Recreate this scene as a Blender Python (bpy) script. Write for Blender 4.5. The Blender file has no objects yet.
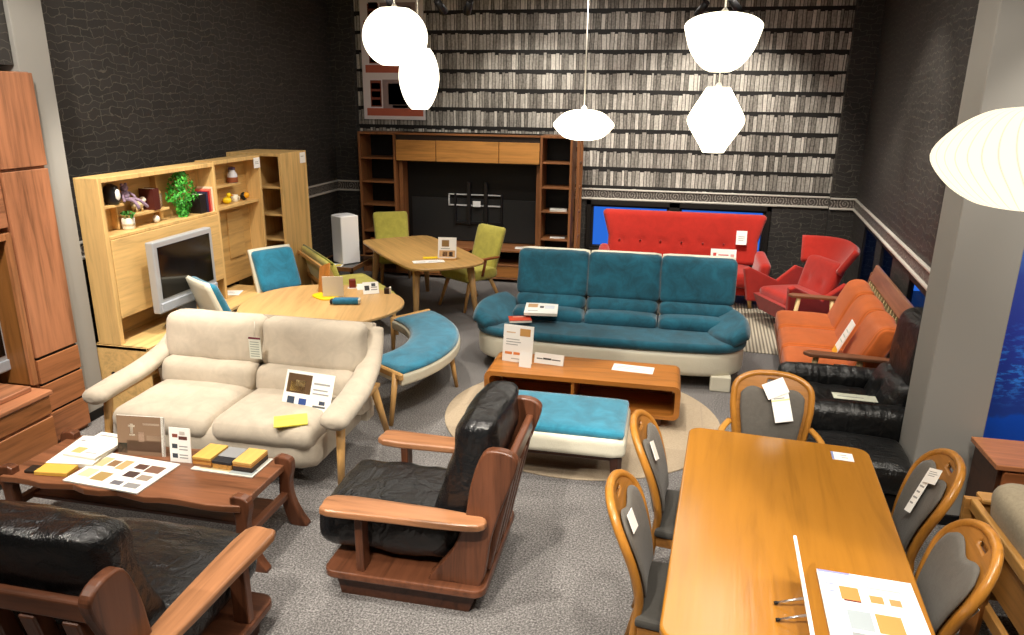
# a furniture showroom seen from a gallery: living and dining sets, pendant lamps, book-print wallpaper
SPK, SOFT, EXPO = 1.35, 30, 0.0
LAMPK, RIBK = 4.0, 1.5
import bpy, bmesh, math, random
from mathutils import Matrix, Vector, noise
from math import sin, cos, pi, radians as R, sqrt, atan2
random.seed(4)
S = bpy.context.scene
COL = S.collection

# ------------------------------------------------------------------ materials
def lin(h):
    h = h.lstrip('#')
    out = []
    for i in (0, 2, 4):
        c = int(h[i:i+2], 16)/255
        out.append(c/12.92 if c <= .04045 else ((c+.055)/1.055)**2.4)
    return (*out, 1)

class NT:
    def __init__(s, name):
        s.m = bpy.data.materials.new(name); s.m.use_nodes = True
        s.t = s.m.node_tree; s.t.nodes.clear()
        s.out = s.n('ShaderNodeOutputMaterial')
    def n(s, typ, **kw):
        nd = s.t.nodes.new(typ)
        for k, v in kw.items():
            if k.startswith('i_'):
                nd.inputs[k[2:].replace('_', ' ')].default_value = v
            else: setattr(nd, k, v)
        return nd
    def l(s, a, b): s.t.links.new(a, b)
    def coord(s, scale=(1, 1, 1), kind='Object', rot=(0, 0, 0)):
        tc = s.n('ShaderNodeTexCoord'); mp = s.n('ShaderNodeMapping')
        mp.inputs['Scale'].default_value = scale; mp.inputs['Rotation'].default_value = rot
        s.l(tc.outputs[kind], mp.inputs['Vector']); return mp.outputs['Vector']
    def math(s, op, a, b=None, c=None):
        nd = s.n('ShaderNodeMath', operation=op)
        for i, v in enumerate((a, b, c)):
            if v is None: continue
            if isinstance(v, (int, float)): nd.inputs[i].default_value = v
            else: s.l(v, nd.inputs[i])
        return nd.outputs[0]
    def ramp(s, fac, stops):
        r = s.n('ShaderNodeValToRGB'); e = r.color_ramp.elements
        while len(e) < len(stops): e.new(.5)
        for el, (p, c) in zip(e, stops): el.position = p; el.color = c
        s.l(fac, r.inputs['Fac']); return r.outputs['Color']
    def bsdf(s, col=None, rough=.5, spec=.5, bump=None, bstr=.2, bdist=.01, **kw):
        b = s.n('ShaderNodeBsdfPrincipled')
        if col is not None:
            if isinstance(col, tuple): b.inputs['Base Color'].default_value = col
            else: s.l(col, b.inputs['Base Color'])
        b.inputs['Roughness'].default_value = rough
        b.inputs['Specular IOR Level'].default_value = spec
        for k, v in kw.items(): b.inputs[k.replace('_', ' ')].default_value = v
        if bump is not None:
            bp = s.n('ShaderNodeBump'); bp.inputs['Strength'].default_value = bstr
            bp.inputs['Distance'].default_value = bdist
            s.l(bump, bp.inputs['Height']); s.l(bp.outputs['Normal'], b.inputs['Normal'])
        s.l(b.outputs[0], s.out.inputs['Surface']); return s.m

MATS = {}
def mul(c, k): return (min(1, c[0]*k), min(1, c[1]*k), min(1, c[2]*k), 1)

def plain(h, rough=.5, spec=.4, **kw):
    key = ('plain', h, rough, spec, tuple(kw.items()))
    if key not in MATS:
        MATS[key] = NT('plain_'+h).bsdf(lin(h), rough, spec, **kw)
    return MATS[key]

def wood(h, axis='x', rough=.38, contrast=.55, sc=1., dark=None, spec=.45):
    key = ('wood', h, axis, rough, contrast, sc)
    if key in MATS: return MATS[key]
    t = NT('wood_%s_%s' % (h, axis))
    big, small = 14*sc, 1.0*sc
    scl = {'x': (small, big, big), 'y': (big, small, big), 'z': (big, big, small)}[axis]
    v = t.coord(scl)
    n1 = t.n('ShaderNodeTexNoise', i_Scale=1.0, i_Detail=5.0, i_Roughness=.6, i_Distortion=1.1)
    t.l(v, n1.inputs['Vector'])
    v2 = t.coord(tuple(c*5 for c in scl))
    n2 = t.n('ShaderNodeTexNoise', i_Scale=1.0, i_Detail=3.0, i_Roughness=.6)
    t.l(v2, n2.inputs['Vector'])
    f = t.math('ADD', t.math('MULTIPLY', n1.outputs['Fac'], .75), t.math('MULTIPLY', n2.outputs['Fac'], .25))
    c = lin(h); lo = lin(dark) if dark else mul(c, 1-contrast); hi = mul(c, 1+contrast*.55)
    col = t.ramp(f, [(.36, lo), (.5, c), (.66, hi)])
    MATS[key] = t.bsdf(col, rough, spec, bump=n2.outputs['Fac'], bstr=.05)
    return MATS[key]

def fabric(h, rough=.9, mott=.25, mscale=7, sheen=.2, weave=900, bstr=.25):
    key = ('fab', h, rough, mott, mscale, sheen, weave, bstr)
    if key in MATS: return MATS[key]
    t = NT('fabric_'+h)
    v = t.coord()
    n = t.n('ShaderNodeTexNoise', i_Scale=mscale, i_Detail=6.0, i_Roughness=.65, i_Distortion=.6); t.l(v, n.inputs['Vector'])
    w = t.n('ShaderNodeTexNoise', i_Scale=weave, i_Detail=1.0); t.l(v, w.inputs['Vector'])
    c = lin(h)
    col = t.ramp(n.outputs['Fac'], [(.32, mul(c, 1-mott)), (.68, mul(c, 1+mott))])
    MATS[key] = t.bsdf(col, rough, .25, bump=t.math('ADD', t.math('MULTIPLY', w.outputs['Fac'], .3), n.outputs['Fac']), bstr=bstr,
                       Sheen_Weight=sheen, Sheen_Roughness=.5)
    return MATS[key]

def corduroy(h):
    t = NT('corduroy_'+h); v = t.coord()
    w = t.n('ShaderNodeTexWave', i_Scale=14.0, i_Distortion=.3); w.bands_direction = 'X'; t.l(v, w.inputs['Vector'])
    n = t.n('ShaderNodeTexNoise', i_Scale=9.0, i_Detail=4.0); t.l(v, n.inputs['Vector'])
    c = lin(h)
    col = t.ramp(t.math('ADD', t.math('MULTIPLY', w.outputs['Fac'], .4), t.math('MULTIPLY', n.outputs['Fac'], .6)), [(.2, mul(c, .72)), (.75, mul(c, 1.12))])
    return t.bsdf(col, .92, .2, bump=w.outputs['Fac'], bstr=.35, Sheen_Weight=.15)

def leather(h='#17181a', rough=.33):
    key = ('leather', h, rough)
    if key in MATS: return MATS[key]
    t = NT('leather_'+h); v = t.coord()
    n = t.n('ShaderNodeTexNoise', i_Scale=9.0, i_Detail=3.0, i_Distortion=1.2); t.l(v, n.inputs['Vector'])
    g = t.n('ShaderNodeTexVoronoi', i_Scale=160.0); t.l(v, g.inputs['Vector'])
    w = t.n('ShaderNodeTexNoise', i_Scale=1.0, i_Detail=1.5, i_Roughness=.5, i_Distortion=1.2); t.l(t.coord((3, 13, 7)), w.inputs['Vector'])
    MATS[key] = t.bsdf(lin(h), rough, .6, bump=t.math('ADD', t.math('ADD', n.outputs['Fac'], t.math('MULTIPLY', w.outputs['Fac'], 1.2 if h < '#80' else .1)), t.math('MULTIPLY', g.outputs['Distance'], .12)), bstr=.38 if h < '#80' else .15, bdist=.03)
    return MATS[key]

def m_carpet():
    t = NT('carpet'); v = t.coord()
    n = t.n('ShaderNodeTexNoise', i_Scale=95.0, i_Detail=3.0, i_Roughness=.75); t.l(v, n.inputs['Vector'])
    n2 = t.n('ShaderNodeTexNoise', i_Scale=1.3, i_Detail=2.0); t.l(v, n2.inputs['Vector'])
    ck = t.n('ShaderNodeTexChecker', i_Scale=2.0); t.l(v, ck.inputs['Vector'])
    f = t.math('ADD', n.outputs['Fac'], t.math('ADD', t.math('MULTIPLY', ck.outputs['Fac'], .014), t.math('MULTIPLY', n2.outputs['Fac'], .1)))
    col = t.ramp(f, [(.36, lin('#3a3837')), (.55, lin('#6e6b6a')), (.78, lin('#adaaa8'))])
    return t.bsdf(col, .97, .1, bump=n.outputs['Fac'], bstr=.6, bdist=.01)

def m_darkwall():
    "black wallpaper printed like stacked stone / crackled hide"
    t = NT('dark_wallpaper')
    tc = t.n('ShaderNodeTexCoord')
    sep = t.n('ShaderNodeSeparateXYZ'); t.l(tc.outputs['Object'], sep.inputs[0])
    along = t.math('ADD', sep.outputs['X'], sep.outputs['Y'])
    cb = t.n('ShaderNodeCombineXYZ'); t.l(along, cb.inputs[0]); t.l(sep.outputs['Z'], cb.inputs[1])
    nz = t.n('ShaderNodeTexNoise', i_Scale=7.0, i_Detail=3.0); t.l(cb.outputs[0], nz.inputs['Vector'])
    mx = t.n('ShaderNodeMix', data_type='VECTOR'); mx.inputs['Factor'].default_value = .13
    t.l(cb.outputs[0], mx.inputs[4]); t.l(nz.outputs['Color'], mx.inputs[5])
    br = t.n('ShaderNodeTexBrick', offset=.37, offset_frequency=3, squash=.6, squash_frequency=2, i_Scale=1.0)
    br.inputs['Brick Width'].default_value = .19; br.inputs['Row Height'].default_value = .055; br.inputs['Mortar Size'].default_value = .0035
    br.inputs['Mortar Smooth'].default_value = .6; br.inputs['Color1'].default_value = lin('#302e2c'); br.inputs['Color2'].default_value = lin('#383533'); br.inputs['Mortar'].default_value = lin('#545049')
    t.l(mx.outputs[1], br.inputs['Vector'])
    return t.bsdf(br.outputs['Color'], .55, .3, bump=br.outputs['Fac'], bstr=.2, bdist=.01)

def m_bookwall(pitch=.246, z0=1.25):
    "wallpaper printed with shelf after shelf of grey book spines"
    t = NT('bookshelf_wallpaper')
    tc = t.n('ShaderNodeTexCoord'); sep = t.n('ShaderNodeSeparateXYZ'); t.l(tc.outputs['Object'], sep.inputs[0])
    zz = t.math('DIVIDE', t.math('SUBTRACT', sep.outputs['Z'], z0), pitch)
    row = t.math('FLOOR', zz); fr = t.math('FRACT', zz)
    w = t.math('ADD', t.math('MULTIPLY', sep.outputs['X'], 21.), t.math('MULTIPLY', row, 37.31))
    lean = t.n('ShaderNodeTexNoise', noise_dimensions='1D', i_Scale=.3); t.l(w, lean.inputs['W'])
    w = t.math('ADD', w, t.math('MULTIPLY', t.math('MULTIPLY', fr, .9), t.math('SUBTRACT', lean.outputs['Fac'], .5)))
    vo = t.n('ShaderNodeTexVoronoi', voronoi_dimensions='1D', feature='F1', i_Scale=1.0); t.l(w, vo.inputs['W'])
    ve = t.n('ShaderNodeTexVoronoi', voronoi_dimensions='1D', feature='DISTANCE_TO_EDGE', i_Scale=1.0); t.l(w, ve.inputs['W'])
    sc = t.n('ShaderNodeSeparateColor'); t.l(vo.outputs['Color'], sc.inputs[0])
    rnd, rnd2 = sc.outputs[0], sc.outputs[1]
    nz = t.n('ShaderNodeTexNoise', i_Scale=38.0, i_Detail=3.0); t.l(tc.outputs['Object'], nz.inputs['Vector'])
    nv = t.n('ShaderNodeTexNoise', i_Scale=1.0, i_Detail=2.0); t.l(t.coord((110, 1, 9)), nv.inputs['Vector'])
    shade = t.math('ADD', t.math('MULTIPLY', rnd, .34), t.math('ADD', t.math('MULTIPLY', nz.outputs['Fac'], .3), t.math('MULTIPLY', nv.outputs['Fac'], .42)))
    books = t.ramp(shade, [(.28, lin('#4a4641')), (.5, lin('#98938b')), (.72, lin('#d6d1c8'))])
    gap = t.math('GREATER_THAN', ve.outputs['Distance'], .10)
    hgt = t.math('LESS_THAN', fr, t.math('ADD', .83, t.math('MULTIPLY', rnd2, .13)))
    foot = t.math('GREATER_THAN', fr, .10)
    mask = t.math('MULTIPLY', t.math('MULTIPLY', hgt, foot), t.math('MAXIMUM', gap, .2))
    mx = t.n('ShaderNodeMix', data_type='RGBA'); t.l(mask, mx.inputs[0])
    mx.inputs[6].default_value = lin('#1d1b1a'); t.l(books, mx.inputs[7])
    return t.bsdf(mx.outputs[2], .6, .3)

def m_border(z0):
    "scroll frieze printed on the dado band"
    t = NT('scroll_border')
    tc = t.n('ShaderNodeTexCoord'); sep = t.n('ShaderNodeSeparateXYZ'); t.l(tc.outputs['Object'], sep.inputs[0])
    along = t.math('ADD', sep.outputs['X'], sep.outputs['Y'])
    fx = t.math('SUBTRACT', t.math('FRACT', t.math('DIVIDE', along, .19)), .5)
    x = t.math('MULTIPLY', fx, .19); z = t.math('SUBTRACT', sep.outputs['Z'], z0)
    r = t.math('SQRT', t.math('ADD', t.math('MULTIPLY', x, x), t.math('MULTIPLY', z, z)))
    a = t.math('ARCTAN2', z, x)
    s = t.math('SINE', t.math('ADD', t.math('MULTIPLY', r, 190.), t.math('MULTIPLY', a, 1.)))
    nz = t.n('ShaderNodeTexNoise', i_Scale=60.0, i_Detail=2.0); t.l(tc.outputs['Object'], nz.inputs['Vector'])
    f = t.math('ADD', t.math('MULTIPLY', s, .3), nz.outputs['Fac'])
    col = t.ramp(f, [(.40, lin('#45403c')), (.62, lin('#655f5a')), (.85, lin('#9c968e'))])
    return t.bsdf(col, .5, .4)

def emit(name, h, k, ribs=0):
    t = NT(name); e = t.n('ShaderNodeEmission'); e.inputs['Strength'].default_value = k
    c = lin(h)
    if ribs:
        tc = t.n('ShaderNodeTexCoord'); sep = t.n('ShaderNodeSeparateXYZ'); t.l(tc.outputs['Object'], sep.inputs[0])
        a = t.math('ADD', t.math('ARCTAN2', sep.outputs['Y'], sep.outputs['X']), t.math('MULTIPLY', sep.outputs['Z'], 1.2))
        f = t.math('ABSOLUTE', t.math('SUBTRACT', t.math('FRACT', t.math('MULTIPLY', a, ribs/(2*pi))), .5))
        t.l(t.ramp(f, [(.0, mul(c, .62)), (.09, c)]), e.inputs['Color'])
    else: e.inputs['Color'].default_value = c
    t.l(e.outputs[0], t.out.inputs['Surface']); return t.m

# ------------------------------------------------------------------ mesh building
class MB:
    def __init__(s): s.bm = bmesh.new()
    def _take(s, b, mi=0, smooth=False, M=None):
        if M is not None: b.transform(M)
        for f in b.faces: f.material_index = mi; f.smooth = smooth and len(f.verts) < 9
        me = bpy.data.meshes.new('tmp'); b.to_mesh(me); b.free()
        s.bm.from_mesh(me); bpy.data.meshes.remove(me); return s
    def box(s, x0, x1, y0, y1, z0, z1, bev=.004, mi=0, M=None, seg=1, smooth=False):
        b = bmesh.new(); bmesh.ops.create_cube(b, size=1)
        b.transform(Matrix.Translation(((x0+x1)/2, (y0+y1)/2, (z0+z1)/2)) @ Matrix.Diagonal((x1-x0, y1-y0, z1-z0, 1)))
        if bev: bmesh.ops.bevel(b, geom=b.edges[:], offset=min(bev, .45*min(x1-x0, y1-y0, z1-z0)), segments=seg, affect='EDGES', profile=.5)
        return s._take(b, mi, smooth, M)
    def prism(s, pts, a, c, axis='z', bev=.004, mi=0, M=None, seg=2, smooth=False):
        b = bmesh.new()
        def P(p, t): return {'x': (t, p[0], p[1]), 'y': (p[0], t, p[1]), 'z': (p[0], p[1], t)}[axis]
        v0 = [b.verts.new(P(p, a)) for p in pts]; v1 = [b.verts.new(P(p, c)) for p in pts]; n = len(pts)
        b.faces.new(v0); b.faces.new(v1[::-1])
        for i in range(n): b.faces.new((v0[i], v1[i], v1[(i+1) % n], v0[(i+1) % n]))
        bmesh.ops.recalc_face_normals(b, faces=b.faces[:])
        if bev:
            rim = [e for e in b.edges if (e.verts[0] in v0 and e.verts[1] in v0) or (e.verts[0] in v1 and e.verts[1] in v1)]
            bmesh.ops.bevel(b, geom=rim, offset=bev, segments=seg, affect='EDGES', profile=.5)
        return s._take(b, mi, smooth, M)
    def bar(s, p0, p1, r0, r1=None, mi=0, seg=10, M=None, square=False):
        "tapered leg or rod between two points"
        r1 = r0 if r1 is None else r1
        p0, p1 = Vector(p0), Vector(p1); d = (p1-p0)
        b = bmesh.new()
        q = d.to_track_quat('Z', 'Y').to_matrix().to_4x4()
        if square:
            for r, z in ((r0, 0), (r1, d.length)):
                for sx, sy in ((-1, -1), (1, -1), (1, 1), (-1, 1)): b.verts.new((sx*r, sy*r, z))
            b.verts.ensure_lookup_table(); v = b.verts
            b.faces.new((v[3], v[2], v[1], v[0])); b.faces.new((v[4], v[5], v[6], v[7]))
            for i in range(4): b.faces.new((v[i], v[(i+1) % 4], v[4+(i+1) % 4], v[4+i]))
            bmesh.ops.bevel(b, geom=b.edges[:], offset=min(r0, r1)*.25, segments=2, affect='EDGES', profile=.5)
        else:
            bmesh.ops.create_cone(b, cap_ends=True, segments=seg, radius1=r0, radius2=r1, depth=d.length)
            b.transform(Matrix.Translation((0, 0, d.length/2)))
        b.transform(Matrix.Translation(p0) @ q)
        return s._take(b, mi, not square, M)
    def lathe(s, prof, seg=28, mi=0, M=None, lobes=0, depth=0):
        b = bmesh.new(); rings = []
        for r, z in prof:
            rings.append([b.verts.new((r*(1-depth*abs(sin(lobes*a/2)))*cos(a) if lobes else r*cos(a),
                                       r*(1-depth*abs(sin(lobes*a/2)))*sin(a) if lobes else r*sin(a), z))
                          for a in [2*pi*i/seg for i in range(seg)]])
        for A, B in zip(rings, rings[1:]):
            for i in range(seg): b.faces.new((A[i], A[(i+1) % seg], B[(i+1) % seg], B[i]))
        b.faces.new(rings[0][::-1]); b.faces.new(rings[-1])
        bmesh.ops.recalc_face_normals(b, faces=b.faces[:])
        return s._take(b, mi, True, M)
    def tube(s, pts, rad, seg=8, closed=False, mi=0, M=None, flat=1., up=(0, 0, 1)):
        "round or oval section swept along points; rad is a number or list"
        b = bmesh.new(); P = [Vector(p) for p in pts]; n = len(P); rings = []
        rr = rad if isinstance(rad, (list, tuple)) else [rad]*n
        side = None
        for i in range(n):
            a = P[(i-1) % n] if (closed or i) else P[i]; c = P[(i+1) % n] if (closed or i < n-1) else P[i]
            t = (c-a).normalized()
            if side is None:
                side = t.cross(Vector(up));
                if side.length < 1e-4: side = t.cross(Vector((1, 0, 0)))
                side.normalize()
            else:
                side = (side - t*side.dot(t)).normalized()
            nrm = side.cross(t).normalized()
            rings.append([b.verts.new(P[i] + side*cos(k)*rr[i] + nrm*sin(k)*rr[i]*flat) for k in [2*pi*j/seg for j in range(seg)]])
        m = n if closed else n-1
        for i in range(m):
            A, B = rings[i], rings[(i+1) % n]
            for j in range(seg): b.faces.new((A[j], A[(j+1) % seg], B[(j+1) % seg], B[j]))
        if not closed: b.faces.new(rings[0][::-1]); b.faces.new(rings[-1])
        bmesh.ops.recalc_face_normals(b, faces=b.faces[:])
        return s._take(b, mi, True, M)
    def cushion(s, c, size, r=.05, puff=.03, n=12, mi=0, M=None, wr=.0, seed=0, tuft=(), shape=None, wf=7.):
        "soft cushion: rounded box, crowned faces, optional wrinkles and buttons"
        b = bmesh.new(); bmesh.ops.create_cube(b, size=2)
        bmesh.ops.subdivide_edges(b, edges=b.edges[:], cuts=n, use_grid_fill=True)
        h = Vector(size)/2; rr = min(r, min(h)*.98); thin = min(range(3), key=lambda i: h[i]); o = [i for i in range(3) if i != thin]
        for v in b.verts:
            q = Vector([v.co[i]*h[i] for i in range(3)])
            inn = Vector([max(-(h[i]-rr), min(h[i]-rr, q[i])) for i in range(3)])
            d = q-inn
            if d.length > 1e-9: q = inn + d.normalized()*rr
            u, w = q[o[0]]/h[o[0]], q[o[1]]/h[o[1]]
            k = max(0, (1-u*u)*(1-w*w))
            q[thin] += (1 if v.co[thin] > 0 else -1)*puff*sqrt(k)*abs(v.co[thin])
            if wr:
                nv = noise.noise(Vector((q[0]*wf+seed*3.1, q[1]*wf-seed, q[2]*wf+seed*.7)))
                q += q.normalized()*nv*wr
            for (tx, ty, dep, rad) in tuft:
                dd = ((q[o[0]]-tx)**2 + (q[o[1]]-ty)**2)/(rad*rad)
                q[thin] -= (1 if v.co[thin] > 0 else -1)*dep*math.exp(-dd)*abs(v.co[thin])
            if shape: q = Vector(shape(q))
            v.co = q
        b.transform(Matrix.Translation(Vector(c)))
        return s._take(b, mi, True, M)
    def grid(s, fn, nu, nv, thick=.02, mi=0, M=None, skip=None, smooth=True):
        "surface fn(s,t), s,t in 0..1, given a thickness"
        b = bmesh.new(); V = [[b.verts.new(fn(i/nu, j/nv)) for i in range(nu+1)] for j in range(nv+1)]
        for j in range(nv):
            for i in range(nu):
                if skip and skip((i+.5)/nu, (j+.5)/nv): continue
                b.faces.new((V[j][i], V[j][i+1], V[j+1][i+1], V[j+1][i]))
        bmesh.ops.recalc_face_normals(b, faces=b.faces[:])
        bmesh.ops.solidify(b, geom=b.faces[:]+b.edges[:]+b.verts[:], thickness=thick)
        loose = [v for v in b.verts if not v.link_faces]
        bmesh.ops.delete(b, geom=loose, context='VERTS')
        return s._take(b, mi, smooth, M)
    def ball(s, c, r, mi=0, M=None, sub=2, scale=(1, 1, 1), rough=0, seed=0):
        b = bmesh.new(); bmesh.ops.create_icosphere(b, subdivisions=sub, radius=1)
        for v in b.verts:
            k = 1+rough*noise.noise(v.co*3+Vector((seed, seed, 0)))
            v.co = Vector((v.co[i]*r*scale[i]*k for i in range(3)))
        b.transform(Matrix.Translation(Vector(c)))
        return s._take(b, mi, True, M)

def Tm(x=0, y=0, z=0, rz=0, rx=0, ry=0):
    return Matrix.Translation((x, y, z)) @ Matrix.Rotation(rz, 4, 'Z') @ Matrix.Rotation(ry, 4, 'Y') @ Matrix.Rotation(rx, 4, 'X')

ROOTM = {}
def obj(name, mb, mats, parent=None, world=False, label=None):
    me = bpy.data.meshes.new(name)
    if world and parent is not None: mb.bm.transform(ROOTM[parent.name].inverted())
    mb.bm.to_mesh(me); mb.bm.free()
    for m in (mats if isinstance(mats, (list, tuple)) else [mats]): me.materials.append(m)
    o = bpy.data.objects.new(name, me); COL.objects.link(o)
    if parent is not None: o.parent = parent
    if parent is not None and parent.name in ROOTM: ROOTM[o.name] = ROOTM[parent.name]
    if label: o['label'] = label
    return o

def thing(name, label, cat, loc=(0, 0, 0), rz=0, group=None):
    o = bpy.data.objects.new(name, None); o.empty_display_size = .1; COL.objects.link(o)
    o.location = loc; o.rotation_euler = (0, 0, rz)
    ROOTM[o.name] = Tm(*loc, rz=rz)
    o['label'] = label; o['category'] = cat
    if group: o['group'] = group
    return o

def one(name, mb, mats, label, cat, loc=(0, 0, 0), rz=0, group=None, rot=None):
    o = obj(name, mb, mats); o.location = loc; o.rotation_euler = rot or (0, 0, rz)
    o['label'] = label; o['category'] = cat
    if group: o['group'] = group
    return o

def struct(name, mb, mats, parent=None, loc=(0, 0, 0), rz=0):
    o = obj(name, mb, mats, parent); o.location = loc; o.rotation_euler = (0, 0, rz)
    if parent is None: o['kind'] = 'structure'
    return o

def dup(root, loc, rz, label, group=None):
    r = root.copy(); COL.objects.link(r); r.location = loc; r.rotation_euler = (0, 0, rz)
    r['label'] = label
    if group: r['group'] = group
    ROOTM[r.name] = Tm(*loc, rz=rz)
    for ch in list(root.children):
        c = ch.copy(); COL.objects.link(c); c.parent = r
        for g in list(ch.children):
            d = g.copy(); COL.objects.link(d); d.parent = c
    return r

def rrect(w, d, r, n=5):
    "rounded rectangle outline"
    pts = []
    for cx, cy, a0 in ((w/2-r, d/2-r, 0), (-w/2+r, d/2-r, pi/2), (-w/2+r, -d/2+r, pi), (w/2-r, -d/2+r, 3*pi/2)):
        for i in range(n+1):
            a = a0+pi/2*i/n; pts.append((cx+r*cos(a), cy+r*sin(a)))
    return pts

def spline(pts, n=6, closed=True):
    "Catmull-Rom through the points"
    out = []; m = len(pts); rng = range(m) if closed else range(m-1)
    for i in rng:
        g = lambda k: Vector(pts[k % m]) if closed else Vector(pts[max(0, min(m-1, k))])
        p0, p1, p2, p3 = g(i-1), g(i), g(i+1), g(i+2)
        for j in range(n):
            t = j/n
            out.append(tuple(.5*((2*p1)+(p2-p0)*t+(2*p0-5*p1+4*p2-p3)*t*t+(3*p1-p0-3*p2+p3)*t**3)))
    if not closed: out.append(tuple(pts[-1]))
    return out
# ------------------------------------------------------------------ camera (room axes: X along the back wall, Y towards it)
YAW, TILT, ROLL, FPX = R(11.8), R(16.8), R(.7), 730
cam = bpy.data.cameras.new('camera'); co = bpy.data.objects.new('camera', cam); COL.objects.link(co)
cam.sensor_width = 36; cam.lens = FPX/1024*36; cam.clip_start = .05
fwd = Vector((-sin(YAW)*cos(TILT), cos(YAW)*cos(TILT), -sin(TILT)))
rt = Vector((cos(YAW), sin(YAW), 0)); upv = rt.cross(fwd)
r2 = rt*cos(ROLL)+upv*sin(ROLL); u2 = -rt*sin(ROLL)+upv*cos(ROLL)
mw = Matrix((r2, u2, -fwd)).transposed().to_4x4(); mw.translation = (0, 0, 2.4)
co.matrix_world = mw
S.camera = co

# ------------------------------------------------------------------ room shell
CEIL = 3.72
DARK = m_darkwall(); BOOK = m_bookwall(); GREY = plain('#999792', .75, .2); GREYD = plain('#7d7a74', .75, .2)
BLACK = plain('#0c0c0d', .6, .3)
BORD = m_border(1.16); BEAD = plain('#c9c4ba', .35, .5)

struct('floor', MB().box(-5, 4.4, -1.4, 10.3, -.1, 0, 0), m_carpet())
struct('ceiling', MB().box(-5, 4.4, -1.4, 10.3, CEIL, CEIL+.1, 0), plain('#b9b4ac', .8, .2))

def wall_boxes(mb, a0, a1, z0, z1, holes, put):
    "rectangle a0..a1 x z0..z1 with holes (ha0,ha1,hz0,hz1); put(a0,a1,z0,z1) adds a slab"
    cuts = sorted({a0, a1, *[h[0] for h in holes], *[h[1] for h in holes]})
    for x0, x1 in zip(cuts, cuts[1:]):
        hs = [h for h in holes if h[0] <= x0+1e-6 and h[1] >= x1-1e-6]
        if not hs: put(x0, x1, z0, z1)
        for h in hs:
            put(x0, x1, z0, h[2]); put(x0, x1, h[3], z1)

struct('wall_back', MB().box(-4.8, 2.9, 10, 10.14, 1.19, CEIL, 0), BOOK)
mb = MB(); BW = [(-1.0, .04, .42, 1.01), (.18, 1.28, .42, 1.01)]
wall_boxes(mb, -4.8, 2.9, 0, 1.19, BW, lambda a, b, c, d: mb.box(a, b, 10, 10.14, c, d, 0))
struct('wall_back_lower', mb, DARK)
struct('wall_left', MB().box(-4.8, -4.67, 4.4, 10.1, 0, CEIL, 0), DARK)
struct('wall_left_near', MB().box(-4.82, -4.68, -1.3, 4.4, 0, CEIL, 0).box(-4.68, -4.19, -1.3, 4.21, 2.56, CEIL, 0), DARK)  # second box: added dark bulkhead standing in for the column's shaded near side
struct('wall_front', MB().box(-4.8, 4.4, -1.4, -1.25, 0, CEIL, 0), plain('#a9a49c', .8, .2))
struct('wall_right_near', MB().box(4.2, 4.35, -1.3, 5.3, 0, CEIL, 0), plain('#a9a49c', .8, .2))
struct('wall_right_return', MB().box(1.98, 4.3, 5.2, 5.34, 0, CEIL, 0), GREY)
# right wall leans a few degrees off the room grid
RW_LOC, RW_ROT = (1.885, 5.2, 0), -R(5.42)
RW = [(.22, 1.22, .3, 1.03), (1.95, 2.62, .3, 1.05), (2.9, 3.8, .3, 1.05)]
mb = MB(); wall_boxes(mb, 0, 4.95, 0, CEIL, RW, lambda a, b, c, d: mb.box(0, .05, a, b, c, d, 0))
struct('wall_right', mb, DARK, loc=RW_LOC, rz=RW_ROT)
# pillars
struct('column', MB().box(-4.67, -4.165, 4.22, 4.49, 0, CEIL, .004), GREY)
struct('column_base', MB().box(-4.66, -4.155, 4.21, 4.5, 0, .07, .003), BLACK)
struct('pillar', MB().box(1.52, 1.855, 4.25, 4.54, 0, CEIL, .006), GREY)
struct('pillar_base', MB().box(1.51, 1.865, 4.24, 4.55, 0, .07, .003), BLACK)
struct('pilaster_left', MB().box(-4.67, -4.33, 9.9, 10, 0, CEIL, .003), DARK)
struct('pilaster_right', MB().box(2.03, 2.5, 9.9, 10, 0, CEIL, .003), DARK)
# dado frieze round the walls
def frieze(n, a0, a1, loc, rz, z=1.16):
    mb = MB().box(a0, a1, -.012, 0, 1.105, 1.215, 0)
    mb.box(a0, a1, -.03, 0, 1.21, 1.232, .006, mi=1, seg=2); mb.box(a0, a1, -.034, 0, 1.082, 1.108, .008, mi=1, seg=2)
    struct('trim_%d' % n, mb, [BORD, BEAD], loc=loc, rz=rz)
frieze(1, -4.33, 2.03, (0, 10, 0), 0)
frieze(2, -4.67, -4.32, (0, 9.9, 0), 0)
frieze(3, 2.02, 2.36, (0, 9.9, 0), 0)
frieze(4, 4.49, 9.9, (-4.67, 0, 0), pi/2)
frieze(5, -4.75, -.02, RW_LOC, RW_ROT-pi/2)
frieze(6, 0, .1, (-4.33, 10, 0), -pi/2)
# windows: black frames, panes, dusk sky outside
GLASS = NT('window_glass').bsdf((.9, .95, 1, 1), .02, .5, Transmission_Weight=1.0, IOR=1.02)
FR = plain('#191512', .5, .4)
n = 0
for (a0, a1, z0, z1) in BW:
    n += 1
    mb = MB()
    for (p, q, c, d) in ((a0, a0+.03, z0, z1), (a1-.03, a1, z0, z1), (a0+.03, a1-.03, z0, z0+.03), (a0+.03, a1-.03, z1-.025, z1)): mb.box(p, q, 10.0, 10.08, c, d, .003)
    w = struct('window_%d' % n, mb, FR)
    obj('pane', MB().box(a0+.02, a1-.02, 10.05, 10.056, z0+.02, z1-.02, 0), GLASS, w)
for (a0, a1, z0, z1) in RW:
    n += 1
    mb = MB()
    for (p, q, c, d) in ((a0, a0+.03, z0, z1), (a1-.03, a1, z0, z1), (a0+.03, a1-.03, z0, z0+.03), (a0+.03, a1-.03, z1-.025, z1)): mb.box(0, .035, p, q, c, d, .003)
    w = struct('window_%d' % n, mb, FR, loc=RW_LOC, rz=RW_ROT)
    obj('pane', MB().box(.028, .033, a0+.02, a1-.02, z0+.02, z1-.02, 0), GLASS, w)
mb = MB()
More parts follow.
